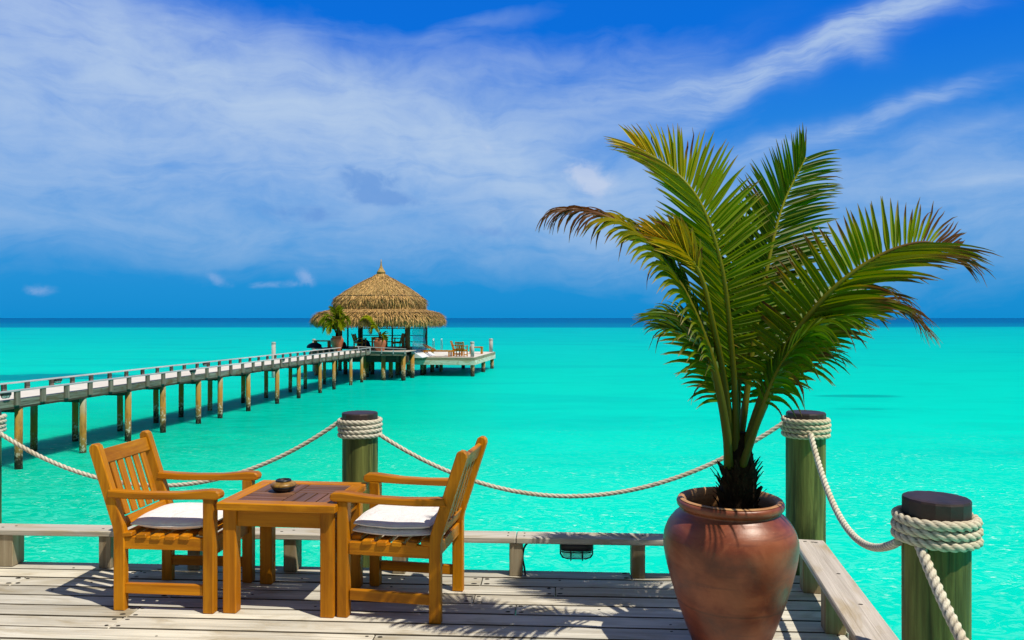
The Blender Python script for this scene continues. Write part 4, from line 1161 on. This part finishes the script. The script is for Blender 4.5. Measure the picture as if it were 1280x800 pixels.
# furniture out there (same teak chair and table as on the near deck)
def place(src, label, q, rz, z, group):
    return dup(src, label, (q.x, q.y, z), rz, group)
place(c1, 'teak armchair on the bathing platform, back turned to the camera', bp(3.15, .75), PANG + R(80), BZ, CH)
place(c1, 'teak armchair on the bathing platform, seen side-on behind the other', bp(2.75, 1.5), PANG + R(5), BZ, CH)
place(c1, 'dark armchair left of the table inside the pavilion', pl(-.75, -1.6, 0), PANG + R(-5), PD, CH)
place(c1, 'dark armchair right of the table inside the pavilion, behind the pot', pl(1.35, -1.2, 0), PANG + R(175), PD, CH)
tb = place(tab, 'dark square table between the armchairs in the pavilion', pl(.35, -1.4, 0), PANG, PD, 'square teak tables'); tb.scale = (1.25, 1.25, 1.2)

def make_lounger(label, loc, rz):
    o = thing('sun_lounger', label, 'lounger', loc, rz)
    for x in (-.75, .70):
        for y in (-.28, .28):
            mb = MB(); mb.box(T(x, y, .15), (.08, .06, .30), .005); mb.build('leg', TEAK, o)
    mb = MB()
    for y in (-.31, .31): mb.box(T(.0, y, .325), (2.0, .045, .07), .004)
    for i in range(11): mb.box(T(-.15 + i * .105, 0, .34), (.085, .57, .022), .003)
    mb.build('frame', TEAK, o)
    mb = MB()
    for y in (-.27, .27): mb.bar((-.22, y, .36), (-.88, y, .70), .04, .04, .003)
    for i in range(7):
        f = (i + .5) / 7; mb.box(frame_m((-.22 - .66 * f, 0, .375 + .34 * f), (0, 1, 0), (-.46, 0, .89)), (.56, .075, .02), .003)
    mb.build('backrest', TEAK, o)
    mb = MB(); mb.bar((-.62, -.24, .56), (-.42, -.24, .32), .03, .03); mb.bar((-.62, .24, .56), (-.42, .24, .32), .03, .03); mb.build('prop', TEAK, o)
q = bp(1.75, .75); make_lounger('wooden sun lounger with raised back on the bathing platform', (q.x, q.y, BZ), PANG)
def make_bench(label, loc, rz, L=.75):
    o = thing('low_bench', label, 'bench', loc, rz)
    for s in (-1, 1):
        mb = MB(); mb.box(T(s * (L / 2 - .05), 0, .19), (.10, .35, .38), .005); mb.build('leg', TEAK, o)
    mb = MB(); mb.box(T(0, 0, .415), (L, .38, .07), .006); mb.build('top', TEAK, o)
q = bp(3.35, 4.3); make_bench('low wooden bench between the two grey platform poles', (q.x, q.y, BZ), PANG, .8)
def make_ladder(loc, rz):
    o = thing('swim_ladder', 'thin steel swim ladder rails behind the lounger', 'ladder', loc, rz)
    for x in (-.28, .28):
        mb = MB(); mb.tube(catmull([(x, 0, -1.4), (x, 0, -.2), (x, 0, .55), (x, -.05, .75), (x, -.2, .82), (x, -.35, .7), (x, -.38, .0)], 30), .024, 8); mb.build('side_rail', CHROME, o)
        mb = MB(); mb.tube([(x, -.2, .80), (x, -.2, .86)], .045, 8); mb.build('knob', WHITE, o)
    for z in (-1.1, -.8, -.5, -.2):
        mb = MB(); mb.tube([(-.28, 0, z), (.28, 0, z)], .02, 8); mb.build('rung', CHROME, o)
q = bp(.15, 7.45); make_ladder((q.x, q.y, BZ), PANG)

# potted palms by the pavilion
ORANGE = simple('orange_clay', (.46, .155, .07), .35, .5, n_scale=6, c2=(.34, .105, .045))
def small_palm(label, loc, k, spec, name='potted_palm'):
    o = thing(name, label, 'palm', loc)
    mb = MB(); mb.tube([(0, 0, -.05), (0, 0, .2 * k), (.02, 0, .45 * k)], [.09 * k, .075 * k, .05 * k], 10); mb.build('trunk', FIBRE, o)
    for i, (dx, dy, dz, fall, yel, dr) in enumerate(spec):
        a = V((0, 0, .15 * k)); e = V((dx, dy, dz)) * k; m1 = V((dx * .28, dy * .28, dz * .72)) * k; m2 = V((dx * .66, dy * .66, dz * 1.0)) * k
        e.z -= fall * k
        frond(o, [a, m1, m2, e], V((.001, -.3, 1)), V((.001, -.2, 1)), n=26, L=(.46 * k, .46 * k), bare=.25, droop=(.25, .25), dry=(dr, dr), yellow=yel * 1.35, rnd=40 + i, rbase=.03 * k, width=.075 * k, ang=(60, 22))
q = at(421.3, 438, 41.2)
make_pot('clay pot with a bushy palm standing by the pier rail, left of the pavilion', (q.x, q.y, PD), 1.12, 36, ORANGE)
small_palm('bushy green and yellow palm in the clay pot at the end of the pier', (q.x, q.y, PD + .70), 1.0,
           [(-.95, -.1, 1.0, .35, .8, 1.1), (-.6, -.5, 1.15, .3, .5, 1.1), (.25, -.2, 1.35, .1, .3, 1.1), (-.15, .2, 1.5, .0, .4, 1.1), (.6, .1, 1.1, .3, .3, 1.1), (-.8, .3, .75, .4, .9, .9), (.4, -.5, .9, .4, .4, 1.1), (-.3, -.6, .8, .5, .7, 1.1)])
q = pl(1.05, -3.5, 0)
make_pot('clay pot with a single bent palm frond, in front of the pavilion table', (q.x, q.y, PD - .12), 1.12, 36, ORANGE)
small_palm('sparse young palm with one long pale frond bending left in front of the pavilion', (q.x, q.y, PD + .58), 1.0,
           [(-1.0, -.1, 1.2, .15, .95, .8), (-.45, -.2, .7, .3, .9, .6), (.2, -.1, .25, .1, .3, 1.1)])

# canvas mound, loungers and floor cushions seen over the pier rail
def mound(name, loc, rz, hx, hy, h, m, label, cat, seed, group=None):
    mb = MB(); n = 28; rg_ = []
    for j in range(9):
        f = j / 8; z = h * math.sin(f * math.pi / 2); s = math.cos(f * math.pi / 2) ** .7 if f < 1 else .02
        rg_.append([V((hx * s * math.cos(2 * math.pi * i / n) * (1 + .14 * noise.noise(V((i * .5, j * .5, seed)))), hy * s * math.sin(2 * math.pi * i / n) * (1 + .14 * noise.noise(V((i * .5, j * .5, seed + 9)))), z * (1 + .1 * noise.noise(V((i * .3, j * .4, seed + 3)))))) for i in range(n)])
    mb.rings(rg_, 0, cap0=True, cap1=True)
    o = mb.build(name, m); o.location = loc; o.rotation_euler = (0, 0, rz)
    tag(o, label, cat, group)
q = at(393, 440, 45.6); mound('canvas_cover', (q.x, q.y, PD), PANG, .42, .6, .30, NAVY, 'navy blue canvas mound beside the pale pole, behind the pier rail', 'canvas', 1)
q = pl(-1.15, .2, 0); mound('floor_cushion', (q.x, q.y, PD), PANG, .42, .4, .50, NAVY, 'dark blue floor cushion right of the dark pavilion post', 'cushion', 2, 'dark cushions on the pavilion floor')
q = pl(-2.25, -.5, 0); mound('floor_cushion', (q.x, q.y, PD), PANG, .30, .4, .40, BLACK, 'black floor cushion left of the dark pavilion post', 'cushion', 3, 'dark cushions on the pavilion floor')
q = at(403, 434, 45.5); make_bench('low brown bench behind the pier rail, left of the bushy palm', (q.x, q.y, PD), PANG, .95)
